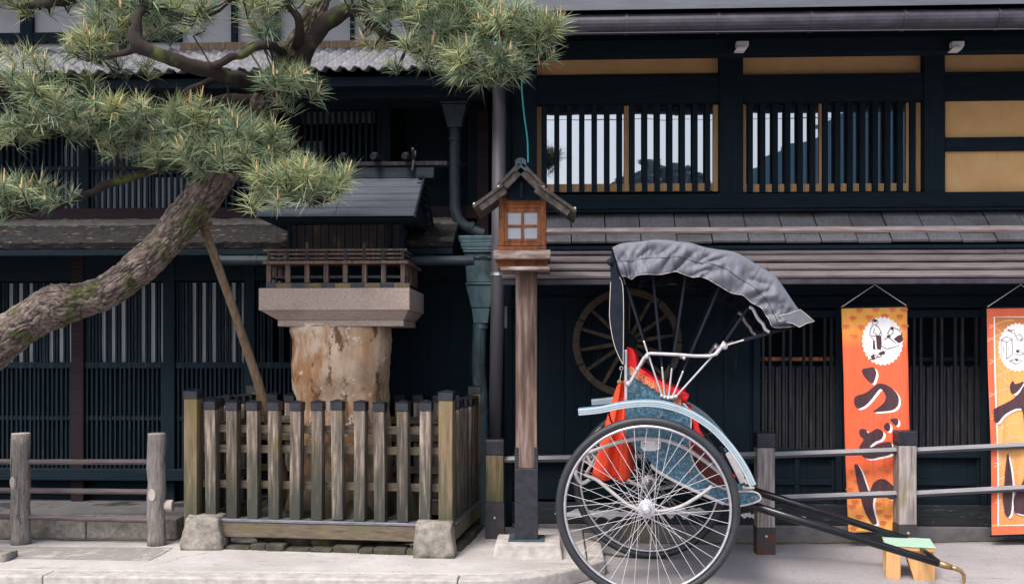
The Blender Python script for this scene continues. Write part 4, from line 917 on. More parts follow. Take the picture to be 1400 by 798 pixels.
sh = thing('shrine', ((xs0+xs1)/2, 7.45, zs1), 'small dark wooden shrine with railed veranda and plank gable roof', 'shrine')
pz = lambda py: P(460, py, 7.16).z
YF = 7.17; x0, x1 = P(368, 375, YF).x, P(551, 375, YF).x; yb = 7.80
t = MB().box(x0-.02, x1+.02, YF-.02, yb+.02, zs1+.001, pz(386.5)); obj('base_beam', t, 'cap', sh, bevel=.004)
for k in range(5):
    a_ = x0+(x1-x0)*(k*.22+.06); obj('base_inlay', MB().box(a_, a_+.11, YF-.024, YF-.0205, zs1+.004, pz(387.5)), 'fence_post', sh)
for i in range(8): 
    x = x0+(x1-x0)*i/7; obj('stilt', MB().box(x-.017, x+.017, YF-.015, YF+.02, pz(386.3), pz(361.2)), 'shrine_rail', sh, bevel=.002)
for i in range(1, 5):
    y = YF+(yb-YF)*i/4
    for x in (x0, x1): obj('stilt', MB().box(x-.017, x+.017, y-.017, y+.017, pz(386.3), pz(361.2)), 'shrine_rail', sh, bevel=.002)
t = MB().box(x0+.018, x1-.018, YF+.0, YF+.012, pz(380), pz(376.5)).box(x1-.006, x1+.006, YF+.022, yb-.02, pz(380), pz(376.5)).box(x0-.006, x0+.006, YF+.022, yb-.02, pz(380), pz(376.5)); obj('tie_rail', t, 'shrine_wood', sh)
t = MB().box(x0+.1, x1-.1, YF+.2, yb-.05, zs1+.003, pz(361.5)); obj('under_box', t, 'interior', sh)
t = MB().box(x0-.035, x1+.045, YF-.05, yb+.04, pz(361), pz(357)); obj('veranda_floor', t, 'shrine_rail', sh, bevel=.002)
t = MB()
for zc in (341.5, 347, 353): 
    t.box(x0-.04 if zc < 342 else x0, x1+.03 if zc < 342 else x1, YF-.012, YF+.008, pz(zc+1.4), pz(zc-1.4)); t.box(x1-.01, x1+.01, YF+.009, yb, pz(zc+1.4), pz(zc-1.4)); t.box(x0-.01, x0+.01, YF+.009, yb, pz(zc+1.4), pz(zc-1.4))
obj('balustrade', t, 'shrine_rail', sh, bevel=.002)
for i in range(8):
    x = x0+(x1-x0)*i/7; tall = i in (2, 5); obj('baluster', MB().box(x-.011, x+.011, YF-.016, YF+.012, pz(356.9), pz(331 if tall else 342)), 'shrine_wood', sh, bevel=.002)
yw = YF+.2; wx0, wx1 = P(395, 320, yw).x, P(548, 320, yw).x
t = MB(); n = 14
for i in range(n): t.box(wx0+(wx1-wx0)*i/n+.002, wx0+(wx1-wx0)*(i+1)/n-.002, yw+random.uniform(0, .006), yw+.02, pz(356.9), pz(286))
obj('front_wall', t, 'shrine_wood', sh, bevel=.002)
t = MB().box(wx1-.02, wx1, yw+.021, yb-.06, pz(356.9), pz(262)).box(wx0, wx0+.02, yw+.021, yb-.06, pz(356.9), pz(262)).box(wx0, wx1, yb-.059, yb-.04, pz(356.9), pz(262)); obj('side_wall', t, 'shrine_wood', sh)
for px, y_ in ((396, yw-.03), (532, yw-.03), (549, yw-.03), (563, 7.75)):
    x = P(px, 320, y_).x; obj('pillar', MB().tube([(x, y_, pz(356.9)), (x, y_, pz(288))], .017, 10), 'lattice_blue', sh, smooth=False)
# roof: eave towards the street, five laps of planks each side
YE0, YE1 = 6.95, 7.47; ze0, ze1 = P(456, 293, YE0).z, P(490, 238, YE1).z
rx0, rx1 = P(348, 293, YE0).x, P(566.5, 293, YE0).x
for sgn in (1, -1):
    t = MB()
    for k in range(6):
        u0, u1 = k/6, (k+1)/6+.03
        y0 = YE1-(YE1-YE0)*(1-u0)*sgn; y1 = YE1-(YE1-YE0)*(1-u1)*sgn; a0 = ze0+(ze1-ze0)*u0+.004; a1 = ze0+(ze1-ze0)*u1-.012
        n = 2
        for i in range(n):
            e0 = rx0+(rx1-rx0)*i/n+.001; e1 = rx0+(rx1-rx0)*(i+1)/n-.001; j = random.uniform(-.002, .002)
            t.add([(e0, y0, a0+j), (e1, y0, a0+j), (e1, y1, a1+j), (e0, y1, a1+j), (e0, y0, a0-.018), (e1, y0, a0-.018), (e1, y1, a1-.018), (e0, y1, a1-.018)],
                  [(0, 1, 2, 3), (7, 6, 5, 4), (0, 4, 5, 1), (1, 5, 6, 2), (2, 6, 7, 3), (3, 7, 4, 0)])
    obj('roof_slope', t, 'shrine_roof', sh, bevel=.002)
    for xx in (rx1+.0015, rx0-.0155): obj('barge_board', MB().prism([(xx, YE1-(YE1-YE0+.008)*sgn, ze0-.028), (xx, YE1-(YE1-YE0+.008)*sgn, ze0+.012), (xx, YE1-.001*sgn, ze1+.014), (xx, YE1-.001*sgn, ze1-.03)], (.014, 0, 0)), 'ridge', sh, bevel=.002)
t = MB().prism([(rx0+.02, YE0+.02, ze0-.02), (rx0+.02, YE1, ze1-.03), (rx0+.02, 2*YE1-YE0-.02, ze0-.02)], (rx1-rx0-.04, 0, 0)); obj('roof_core', t, 'interior', sh)
for k in range(5):
    x = rx1-.004; zc = ze1-.04-k*.05; obj('gable_rafter', MB().box(x-.03, x+.018, YE1-.10-k*.035, YE1+.10+k*.035, zc-.012, zc+.002), 'interior', sh)
t = MB().prism([(rx0-.02, YE1-.075, ze1-.045), (rx0-.02, YE1-.01, ze1+.055), (rx0-.02, YE1+.01, ze1+.055), (rx0-.02, YE1+.075, ze1-.045)], (P(594, 235, YE1).x-rx0+.02, 0, 0)); obj('ridge_board', t, 'ridge', sh, bevel=.003)
zr = ze1+.056; t = MB().box(rx0-.09, P(612, 220, YE1).x, YE1-.03, YE1+.03, zr, zr+.032); obj('ridge_beam', t, 'lattice', sh, bevel=.004)
for px in (391, 432, 473, 515, 557):
    x = P(px, 213, YE1).x; obj('ridge_log', MB().tube([(x, YE1-.17, zr+.042), (x, YE1-.08, zr+.066), (x, YE1+.08, zr+.066), (x, YE1+.17, zr+.042)], [.022, .026, .026, .022], 12), 'lattice', sh, smooth=False)
x = P(566, 213, YE1).x
for sgn in (1, -1): obj('forked_finial', MB().bar((x, YE1+.1*sgn, zr-.06), (x, YE1-.07*sgn, zr+.12), .018, .03), 'shrine_wood', sh, bevel=.003)

# ------------------------------------------------------------------ lantern post
YT = 6.88
cl = P(720, 600, YT); lx = cl.x
ln = thing('street_lantern', (lx, YT, .1), 'wooden street lantern with gabled roof on a tall square post', 'lantern')
bx0, bx1 = P(673, 755, 6.70).x, P(770, 755, 6.70).x
t = MB().add([(bx0, 6.68, .09), (bx1, 6.68, .09), (bx1, 7.08, .09), (bx0, 7.08, .09), (bx0+.02, 6.70, .205), (bx1-.02, 6.70, .205), (bx1-.02, 7.06, .205), (bx0+.02, 7.06, .205)],
             [(0, 3, 2, 1), (4, 5, 6, 7), (0, 1, 5, 4), (1, 2, 6, 5), (2, 3, 7, 6), (3, 0, 4, 7)]); obj('base_block', t, 'kerb', ln, bevel=.012)
w_ = 29*YT/FPX
zp = lambda py: P(720, py, YT-.07).z
t = MB().box(lx-w_/2, lx+w_/2, YT-w_/2, YT+w_/2, zp(640), zp(362)); obj('post', t, 'lamp_post', ln, bevel=.006)
t = MB().box(lx-w_/2-.006, lx+w_/2+.006, YT-w_/2-.006, YT+w_/2+.006, .215, zp(640)-.001); t.box(lx-w_/2-.006, lx-w_/2+.02, YT-w_/2-.006, YT+w_/2+.006, zp(640), zp(611)); t.box(lx+w_/2-.02, lx+w_/2+.006, YT-w_/2-.006, YT+w_/2+.006, zp(640), zp(611))
obj('sleeve', t, 'cap', ln, bevel=.003)
t = MB().box(lx-w_/2-.05, lx+w_/2+.05, YT-w_/2-.04, YT+w_/2+.04, .206, .216); obj('foot_plate', t, 'copper', ln, bevel=.003)
lc = P(717, 300, YT).x
def lbox(x0, x1, y0, y1, d, dy=0): a_ = P(x0, y0, YT).x; b_ = P(x1, y0, YT).x; return (a_, b_, YT-d/2+dy, YT+d/2+dy, P(716, y1, YT-d/2).z, P(716, y0, YT-d/2).z)
obj('bracket', MB().box(*lbox(681, 749, 354, 367, .24)), 'lamp_wood', ln, bevel=.005)
obj('platform', MB().box(*lbox(677, 753, 341.5, 354, .42)), 'lamp_grey', ln, bevel=.006)
obj('platform_tie', MB().box(*lbox(686, 752, 364, 369, .40)), 'lamp_grey', ln, bevel=.004)
obj('box_base', MB().box(*lbox(682, 747, 336.5, 341.4, .34)), 'lamp_wood', ln, bevel=.004)
D = .30
bz0, bz1 = P(716, 336, YT-D/2).z, P(716, 270, YT-D/2).z; ba, bb = P(683.5, 300, YT).x, P(747, 300, YT).x
lb = obj('lamp_box', MB().box(ba+.02, bb-.02, YT-D/2+.02, YT+D/2-.02, bz0, bz1-.01), 'milk_glass', ln)
for x in (ba, bb-.036):
    for y in (YT-D/2, YT+D/2-.036): obj('corner_stile', MB().box(x, x+.036, y, y+.036, bz0, bz1), 'lamp_wood', lb, bevel=.003)
zq = lambda py: P(716, py, YT-D/2).z
for a_ in ((ba+.037, bb-.037, YT-D/2, YT-D/2+.03, zq(279), zq(270)), (ba+.037, bb-.037, YT-D/2+.004, YT-D/2+.03, zq(336), zq(331)), (ba+.037, bb-.037, YT-D/2+.005, YT-D/2+.03, zq(284), zq(279.2)),
           (bb-.03, bb-.004, YT-D/2+.037, YT+D/2-.037, zq(336), zq(325)), (bb-.03, bb-.004, YT-D/2+.037, YT+D/2-.037, zq(282), zq(270))): obj('box_rail', MB().box(*a_), 'lamp_wood', lb, bevel=.003)
fa, fb = ba+.038, bb-.038; t = MB(); m_ = (fa+fb)/2
for a_, b_, e0, e1 in ((fa, fa+.022, 284.2, 330.8), (fb-.022, fb, 284.2, 330.8), (m_-.009, m_+.009, 290, 326), (fa+.0225, fb-.0225, 284.3, 290), (fa+.0225, fb-.0225, 326.2, 330.7)): t.box(a_, b_, YT-D/2+.008, YT-D/2+.028, zq(e1), zq(e0))
t.box(fa+.0225, m_-.0095, YT-D/2+.009, YT-D/2+.027, zq(310.5), zq(307)).box(m_+.0095, fb-.0225, YT-D/2+.009, YT-D/2+.027, zq(310.5), zq(307)); obj('window_frame', t, 'lamp_wood', lb, bevel=.002)
YR0, YR1 = YT-.30, YT+.30
zz = lambda px, py: P(px, py, YR0)
ap = zz(712, 229)
for sgn, (ex, ey), (mx_, my) in ((-1, (648, 284), (686, 257)), (1, (786, 290), (737, 256))):
    e = zz(ex, ey); m2 = zz(mx_, my); t = MB()
    for (p0, p1, lift) in ((ap+Vector((0, 0, .02)), m2.lerp(e, .12)+Vector((0, 0, .02)), 0), (m2.lerp(ap, .08), e, 0)):
        d = (p1-p0).normalized(); nn = Vector((-d.z, 0, d.x)) if sgn > 0 else Vector((d.z, 0, -d.x))
        t.prism([p0, p1, p1+nn*.022, p0+nn*.022], (0, YR1-YR0, 0))
        t.prism([p0-nn*.002+Vector((0, .02, 0)), p1-d*.03-nn*.002+Vector((0, .02, 0)), p1-d*.03-nn*.045+Vector((0, .02, 0)), p0-nn*.045+Vector((0, .02, 0))], (0, .028, 0))
    obj('roof_slope', t, 'lamp_roof', ln, bevel=.003)
    t = MB(); 
    for k in range(2):
        q = (m2.lerp(e, .12) if k == 0 else e); d = (e-ap).normalized(); t.tube([q+Vector((0, 0, .028-.0*k)), q+Vector((0, YR1-YR0, .028))], .008, 6)
    obj('tin_edge', t, 'chrome', ln)
t = MB().prism([zz(704, 236), zz(712, 229), zz(721, 236), zz(719, 219), zz(715, 215.5), zz(708, 216), zz(704, 219)], (0, .62, 0)); obj('ridge_cap', t, 'copper', ln, bevel=.004)
t = MB().prism([ap+Vector((0, .1, -.03)), zz(692, 254)+Vector((0, .1, -.02)), zz(692, 270)+Vector((0, .1, 0)), zz(738, 270)+Vector((0, .1, 0)), zz(738, 256)+Vector((0, .1, -.02))], (0, .02, 0)); obj('gable_board', t, 'dark_v', ln)
t = MB().tube([P(713, 250, YR0+.06), P(713, 270, YR0+.06)], .012, 8); obj('king_post', t, 'dark_v', ln)

# ------------------------------------------------------------------ log railing, left
lr = thing('log_railing', P(120, 745, 7.08), 'roadside railing of concrete log posts with three rusty pipe rails', 'railing')
lp = [(28.5, 591, 12.7), (214, 591, 12.3)]
tips = []
for px, y0, hw in lp:
    c = P(px, 660, 7.08); r_ = hw*7.08/FPX; zt = P(px, y0+2, 7.08).z
    pts = [(c.x+.004*math.sin(k), 7.08, .09+(zt-.09)*k/14) for k in range(15)]
    po = obj('post', MB().tube(pts, [r_*(1+.03*math.sin(k*2.1)) for k in range(15)], 24, wob=.06), 'log', lr, smooth=True)
    obj('top_face', MB().lathe([(r_*.96, -.004), (r_*.96, .004), (r_*.9, .007)], (c.x, 7.08, zt), 24), 'log_cut', po)
    sx = -.3 if px < 100 else .05
    t = MB().lathe([(.034, -.012), (.034, -.002), (.03, 0)], (0, 0, 0), 18, 'Y'); kz = P(px, 660 if px < 100 else 677, 7.0).z
    t.v = [Vector((v.x*.85, -v.y, v.z*1.35)) for v in t.v]; ang = R(-28 if px < 100 else -8); 
    t.v = [Matrix.Rotation(ang, 3, 'Z') @ v for v in t.v]; dd = Vector((math.sin(ang), -math.cos(ang), 0))
    t.v = [v+Vector((c.x, 7.08, kz))+dd*(r_+.004) for v in t.v]; obj('sawn_stub', t, 'log_cut', po, bevel=.003)
    tips.append(c.x)
c = tips[1]; t = MB().lathe([(.035, -.02), (.035, .04)], (0, 0, 0), 14, 'Y'); t.v = [Vector((v.y+c+.075, v.x+7.1, v.z*1.2+P(214, 691, 7.08).z)) for v in t.v]; obj('sawn_stub', t, 'log_cut', lr, bevel=.004)
for y0, y1 in ((631, 631), (670, 672), (706, 711)):
    for a_, b_ in (((-150, y0-1), (28, y0)), ((28, y0), (214, y1))): obj('rail', MB().tube([P(*a_, 7.08), P(*b_, 7.08)], .0205, 12), 'rust_pipe', lr, smooth=False)

# ------------------------------------------------------------------ step stool
c0 = P(1210.5, 745, 6.6); gs = gz(c0.x); zt = c0.z-gs; lw = .305
st = thing('step_stool', (c0.x, 6.6, gs), 'small wooden step stool with mint green top by the rickshaw shafts', 'stool', rot=R(-14))
obj('top_mat', MB().box(0, lw, 0, .32, zt-.004, zt+.004), 'stool_top', st, bevel=.002)
obj('seat_board', MB().box(.002, lw-.002, .005, .315, zt-.03, zt-.0045), 'stool_wood', st, bevel=.003)
obj('apron', MB().box(.13, lw-.01, .03, .045, zt-.05, zt-.031), 'stool_wood', st, bevel=.002)
for y in (.015, .28):
    obj('leg', MB().prism([(.004, y, zt-.031), (.004, y, 0), (lw*.31, y, 0), (lw*.31, y, zt-.031)], (0, .025, 0)), 'stool_wood', st, bevel=.003)
    obj('leg', MB().prism([(lw*.42, y, zt-.052), (lw*.58, y, 0), (lw-.003, y, 0), (lw-.003, y, zt-.052)], (0, .025, 0)), 'stool_wood', st, bevel=.003)

# ------------------------------------------------------------------ rickshaw (local frame: x forward, y across, away from the street)
RA = R(-6); R0 = Vector((.55, 6.03, 0)); TR = 1.22
rk = thing('rickshaw', R0, 'parked teal lacquered rickshaw with grey folding hood and red velvet seat', 'rickshaw', rot=RA)
RM = Matrix.Rotation(-RA, 3, 'Z')
def K(px, py, ly):
    d = RM @ ray(px, py); c = RM @ (CAM-R0); return c+d*((ly-c.y)/d.y)
WC = Vector((0, 0, .553)); WR = .553
def wheel(ly):
    c = Vector((0, ly, .553))
    w = obj('wheel', MB().torus(c, WR-.024, .024, 96, 12, ry=.021), 'tyre', rk, smooth=True)
    t = MB().torus(c, WR-.057, .010, 96, 8, ry=.017); obj('rim', t, 'chrome', w, smooth=True)
    t = MB().lathe([(.012, -.085), (.022, -.08), (.028, -.06), (.028, -.045), (.05, -.043), (.05, -.036), (.026, -.032), (.026, .032), (.05, .036), (.05, .043), (.028, .046), (.028, .07)], c, 24, 'Y'); obj('hub', t, 'chrome', w, bevel=.002)
    n = 40; tm = []
    for i in range(n):
        sd = -1 if i % 2 else 1; a0 = 2*PI*i/n; off = R(62)*(1 if (i//2) % 2 else -1)
        p0 = c+Vector((.046*math.cos(a0+off), .039*sd, .046*math.sin(a0+off))); p1 = c+Vector((.488*math.cos(a0), .004*sd, .488*math.sin(a0)))
        obj('spoke', MB().tube([p0, p1], .0017, 5), 'spoke', w)
    return w
wheel(0); wheel(TR)
obj('axle', MB().tube([(0, .05, .553), (0, TR-.05, .553)], .018, 12), 'chrome', rk, smooth=False)
S0, S1 = .20, TR-.20                                   # the two sides of the body
body = [(857, 503), (862, 503), (885, 520), (915, 541), (934, 551), (942, 561), (945, 578), (943, 600), (945, 622), (955, 643), (972, 659), (1000, 670.5), (1029, 671.5), (1039, 677), (1037, 684.5), (1012, 691), (990, 687), (960, 674), (922, 656), (897, 641), (882, 623), (868, 613), (859, 599), (856.5, 578)]
pl = [K(x, y, S0) for x, y in spline([b for b in body], 1)]
def side(ly): return [Vector((p.x, ly, p.z)) for p in pl]
for ly in (S0, S1-.022): obj('side_panel', MB().prism(side(ly), (0, .022, 0)), 'teal', rk, bevel=.003)
def q(px, py): p = K(px, py, S0); return (p.x, p.z)
def cross(pts, th, name, m, a=S0+.023, b=S1-.023, par=None, **kw):
    t = MB()
    for (p0, p1) in zip(pts[:-1], pts[1:]):
        P0 = Vector((p0[0], 0, p0[1])); P1 = Vector((p1[0], 0, p1[1])); d = (P1-P0).normalized(); n_ = Vector((-d.z, 0, d.x))*th
        t.prism([P0+Vector((0, a, 0)), P1+Vector((0, a, 0)), P1+n_+Vector((0, a, 0)), P0+n_+Vector((0, a, 0))], (0, b-a, 0))
    return obj(name, t, m, par or rk, **kw)
cross([q(990, 685), q(1036, 682)], .02, 'footboard', 'teal', bevel=.003)
cross([q(960, 672), q(990, 685)], .02, 'floor', 'dark_h')
cross([q(859, 506), q(859, 596)], -.02, 'back_panel', 'teal')
cross([q(862, 598), q(900, 640), q(960, 672)], .012, 'under_panel', 'hood_dark')
cross([q(940, 565), q(942, 600), q(945, 625)], .02, 'seat_front', 'velvet')
for ly in (S0-.004, S1+.004):
    t = MB().tube([K(x, y, S0)*1+Vector((0, ly-S0, 0)) for x, y in spline([(934, 551), (942, 561), (945, 578), (943, 600), (945, 622), (955, 643), (972, 659), (1000, 670.5), (1029, 671.5), (1039, 677), (1037, 684.5), (1012, 691), (990, 688)], 3)], .0055, 6); obj('edge_trim', t, 'trim', rk)
    t = MB().tube([K(x, y, S0)+Vector((0, ly-S0, 0)) for x, y in spline([(990, 688), (960, 675), (922, 657), (897, 642), (890, 634)], 3)], .010, 6); obj('edge_trim', t, 'white_metal', rk)
    t = MB()
    for x, y in ((867, 536), (904, 568), (1028, 680), (944, 645)): t.lathe([(.0, -.008), (.007, -.006), (.009, 0), (.009, .004)], K(x, y, S0)+Vector((0, ly-S0, 0)), 10, 'Y')
    obj('brass_stud', t, 'brass', rk)
    t = MB().prism([K(x, y, S0)+Vector((0, ly-S0, 0)) for x, y in ((876, 604), (880, 599), (898, 598), (904, 603), (903, 613), (896, 616), (880, 616), (876, 612))], (0, -.006 if ly < .5 else .006, 0))
    for x, y in ((880, 607), (899, 608)): t.lathe([(.001, -.022), (.012, -.018), (.016, 0), (.016, .005)], K(x, y, S0)+Vector((0, ly-S0, 0)), 12, 'Y')
    obj('spring_bracket', t, 'chrome', rk, bevel=.002)
# springs, frame stays
for ly in (.10, TR-.10):
    f = lambda x, y: K(x, y, .10)+Vector((0, ly-.10, 0))
    t = MB().tube([f(x, y) for x, y in spline([(800, 648), (794, 650), (790, 642), (790, 634), (797, 634), (812, 637), (806, 655), (795, 660), (788, 650), (787, 640), (792, 626), (800, 620), (815, 614.5), (840, 606), (865, 600.5), (885, 599.5), (910, 602), (935, 611), (960, 627), (980, 642), (993, 655), (999, 664)][6:], 4)], .0125, 8, flat=1.5); obj('leaf_spring', t, 'white_metal', rk, smooth=True)
    t = MB().tube([f(x, y) for x, y in spline([(800, 649), (815, 655), (835, 671), (858, 689), (880, 697), (905, 698), (930, 692), (952, 680), (970, 667), (972, 663)], 4)], .0115, 8, flat=1.5); obj('leaf_spring', t, 'white_metal', rk, smooth=True)
    t = MB().tube([f(x, y) for x, y in spline([(812, 637), (800, 630), (793, 620), (800, 608), (808, 600)], 4)], .005, 6); obj('wire_loop', t, 'chrome', rk)
t = MB().tube([K(800, 649, .10), K(800, 649, .10)+Vector((0, TR-.2, 0))], .011, 8); obj('cross_tube', t, 'white_metal', rk, smooth=False)
# fenders
fp = spline([(791, 563), (820, 560), (850, 554), (885, 551), (915, 555), (945, 566), (975, 586), (1000, 613), (1018, 640), (1029, 663)], 5)
for ly in (.03, TR-.03):
    c = [K(x, y, .0)+Vector((0, ly, 0)) for x, y in fp]
    def strip(off0, off1, y0, y1, m_, name, par=None):
        t = MB(); L_ = len(c); vs = []
        for i, p in enumerate(c):
            d = (c[min(i+1, L_-1)]-c[max(i-1, 0)]).normalized(); n_ = Vector((-d.z, 0, d.x))
            vs += [p+n_*off0+Vector((0, y0, 0)), p+n_*off1+Vector((0, y0, 0)), p+n_*off1+Vector((0, y1, 0)), p+n_*off0+Vector((0, y1, 0))]
        fs = [(i*4+k, i*4+(k+1) % 4, (i+1)*4+(k+1) % 4, (i+1)*4+k) for i in range(L_-1) for k in range(4)]+[(0, 1, 2, 3), ((L_-1)*4+3, (L_-1)*4+2, (L_-1)*4+1, (L_-1)*4)]
        t.add(vs, fs); return obj(name, t, m_, par or rk, bevel=.003)
    fd = strip(-.020, .020, -.055, .055, 'fender', 'fender')
    strip(-.008, -.003, -.057, .057, 'fender_line', 'pinstripe', fd); strip(.004, .008, -.057, .057, 'fender_line', 'pinstripe', fd); strip(.0205, .023, -.052, .052, 'fender_line', 'pinstripe', fd)
for (a_, b_, z_) in (((832, 560), (846, 586), 0), ((972, 590), (955, 598), 0)):
    t = MB().tube([K(x, y, .08) for x, y in spline([a_, ((a_[0]+b_[0])/2-2, (a_[1]+b_[1])/2+5), (b_[0]+8, b_[1]+2)], 4)], .006, 6); obj('fender_stay', t, 'shaft', rk)
# front foot step and folded silver stand
obj('silver_plate', MB().prism([K(x, y, .26) for x, y in ((992, 621), (1001, 614), (1017, 650), (1019, 659), (1012, 661), (1008, 652))], (0, .03, 0)), 'white_metal', rk, bevel=.003)
obj('stand_bar', MB().bar(K(985, 610, .3), K(1011, 660, .3), .02, .025), 'rib', rk, bevel=.003)
obj('teal_flap', MB().bar(K(988, 613, .34), K(1002, 641, .34), .03, .03), 'teal', rk, bevel=.003)
for (x0_, x1_, y_) in ((1017, 1031, 658), (1014, 1030, 665)): obj('step_plate', MB().bar(K(x0_, y_, .28), K(x1_, y_-1, .28), .16, .014), 'trim', rk, bevel=.003)
obj('reflector', MB().bar(K(999, 649, .3), K(1007, 650, .3), .03, .022), 'velvet', rk, bevel=.004)
obj('foot_rug', MB().prism([K(x, y, S0+.03) for x, y in ((948, 600), (958, 604), (985, 640), (995, 660), (985, 664), (962, 650), (950, 630))], (0, S1-S0-.06, 0)), 'rug', rk)
obj('leg_curtain', MB().prism([K(x, y, S0+.02) for x, y in ((942, 560), (950, 563), (954, 575), (957, 590), (968, 606), (972, 612), (955, 607), (947, 596), (948, 582))], (0, S1-S0-.04, 0)), 'velvet', rk, bevel=.006)
# seat
back = [(855, 521), (855, 478), (860, 474.5), (866, 479), (870, 492), (871, 505), (869, 520)]
obj('backrest', MB().prism([K(x, y, S0+.03) for x, y in spline(back, 3)], (0, S1-S0-.06, 0)), 'velvet', rk, bevel=.015)
obj('back_strip', MB().bar(K(855.5, 478, S0), K(856, 552, S0), .03, .018, up=Vector((1, 0, 0))), 'chrome', rk, bevel=.003)
t = MB().tube([K(x, y, S0+.02) for x, y in spline([(868, 507), (885, 518), (905, 530), (925, 539), (940, 545)], 4)], [.028]+[.034]*15+[.03], 12); obj('seat_cushion', t, 'velvet', rk, smooth=True)
t = MB().tube([K(x, y, S0+.02)+Vector((0, S1-S0-.04, 0)) for x, y in spline([(868, 507), (885, 518), (905, 530), (925, 539), (940, 545)], 4)], [.028]+[.034]*15+[.03], 12); obj('seat_cushion', t, 'velvet', rk, smooth=True)
t = MB().prism([K(x, y, S0+.06) for x, y in ((866, 512), (940, 548), (938, 562), (864, 540))], (0, S1-S0-.12, 0)); obj('seat', t, 'velvet', rk, bevel=.02)
t = MB(); fr = spline([(862, 502), (880, 514), (900, 526), (917, 537), (932, 549)], 8)
for i in range(len(fr)-1):
    a_, b_ = fr[i], fr[i+1]; h_ = 8.5+1.2*math.sin(i*1.7); k = .004*(i % 2)
    t.prism([K(a_[0], a_[1]-2, S0-.012-k), K(b_[0]-.4, b_[1]-2, S0-.012-k), K(b_[0]-1.6, b_[1]+h_, S0-.016-k), K(a_[0]-1.2, a_[1]+h_, S0-.016-k)], (0, .008, 0))
obj('seat_fringe', t, 'fringe', rk)
# red cloth hanging behind
t = MB()
top = spline([(846, 524), (852, 521), (858, 524)], 8); bot = spline([(809, 650), (820, 655), (832, 656), (842, 654), (851, 657), (862, 653)], 4)
nf = 48
def lerp_list(L_, u): i = min(int(u*(len(L_)-1)), len(L_)-2); f_ = u*(len(L_)-1)-i; return tuple(a_*(1-f_)+b_*f_ for a_, b_ in zip(L_[i], L_[i+1]))
def cl_(u, v):
    a_ = lerp_list(top, u); b_ = lerp_list(bot, u); e = v**.85
    x = a_[0]*(1-e)+b_[0]*e; y = a_[1]*(1-v)+b_[1]*v
    return K(x, y, S0+.05)+Vector((0, .045*math.sin(u*12+1+v*.7)*(.25+.75*v)+.008*math.sin(u*31+v*2), 0))
t.grid(cl_, nf, 20); obj('red_cloth', t, 'red_cloth', rk, solid=.006, smooth=True)
obj('red_cloth', MB().grid(lambda u, v: cl_(u, v)+Vector((.01, .42, .0)), nf, 20), 'red_cloth', rk, solid=.006, smooth=True)
t = MB().lathe([(.0, -.01), (.014, -.008), (.016, 0), (.016, .01)], K(847, 522, S0-.0), 12, 'Y'); obj('brass_stud', t, 'brass', rk)
t = MB().torus(K(849.5, 503, S0), .010, .0025, 16, 6); t.tube([K(850, 507, S0), K(847, 521, S0)], .003, 6); obj('strap_ring', t, 'chrome', rk)
# hood ribs, arms and joints
H0, H1 = .16, TR-.16
for ly in (H0, H1):
    sh_ = Vector((0, ly-H0, 0))
    g = lambda x, y, o=0: K(x, y, H0)+sh_+Vector((0, o, 0))
    base = [(905, 541), (909, 543), (914, 544), (919, 543.5), (924, 542)]
    tipS = [(880, 465.5), (905, 501), (918.5, 503), (934, 507), (989, 470)]
    tipD = [(857, 392), (892, 372), (938, 372), (988, 382), (1024, 419)]
    for k, (b_, s_, d_) in enumerate(zip(base, tipS, tipD)):
        o_ = -.006+.003*k
        t = MB().bar(g(*b_, o_), g(*s_, o_), .012 if k in (0, 4) else .011, .018, up=Vector((0, 1, 0)), h2=.012)
        obj('rib_blade', t, 'chrome' if ly < .5 else 'rib', rk, bevel=.004)
        st_ = s_ if k else (876, 452)
        t = MB().bar(g(*s_, o_+.008), g(*d_, o_+.008), .016, .010, up=Vector((0, 1, 0))); obj('hood_rib', t, 'rib', rk, bevel=.003)
    t = MB()
    for b_ in base: t.lathe([(.0, -.018), (.010, -.015), (.014, -.006), (.014, .006)], g(*b_), 12, 'Y')
    t.bar(g(904, 541.5), g(925, 543), .012, .02); obj('hinge', t, 'chrome', rk)
    t = MB().tube([g(x, y, -.02) for x, y in ((858, 527), (862, 522), (880, 490), (884, 485), (889, 483), (925, 484.5), (950, 486.5), (970, 486.5), (979, 484), (985, 476), (990, 467))], .0105, 10); obj('arm_bar', t, 'white_metal', rk, smooth=True)
    t = MB().lathe([(.0, -.02), (.014, -.018), (.02, -.008), (.02, .01)], g(859, 524, -.02), 14, 'Y'); t.lathe([(.0, -.016), (.011, -.014), (.016, -.006), (.016, .01)], g(884, 487, -.02), 12, 'Y'); t.lathe([(.0, -.016), (.011, -.014), (.016, -.006), (.016, .01)], g(872, 504, -.02), 12, 'Y')
    t.lathe([(.0, -.014), (.009, -.012), (.013, -.005), (.013, .008)], g(935, 489, -.018), 10, 'Y'); t.lathe([(.0, -.02), (.014, -.018), (.022, -.01), (.022, .01)], g(990, 473, -.012), 14, 'Y'); obj('joint', t, 'chrome', rk)
    t = MB().bar(g(992, 472, -.012), g(1017, 464.5, -.012), .010, .02, up=Vector((0, 1, 0))); 
    obj('rib_blade', t, 'trim', rk, bevel=.004)
    obj('hood_rib', MB().bar(g(1014, 465.5), g(1083, 447), .02, .010, up=Vector((0, 1, 0))), 'rib', rk, bevel=.003)
    t = MB().tube([g(x, y, -.012) for x, y in spline([(1024, 420), (1029, 422), (1034, 432), (1038, 438), (1043, 443), (1046, 450), (1052, 454)], 3)], .010, 8, flat=.6); obj('hood_link', t, 'white_metal', rk, smooth=True)
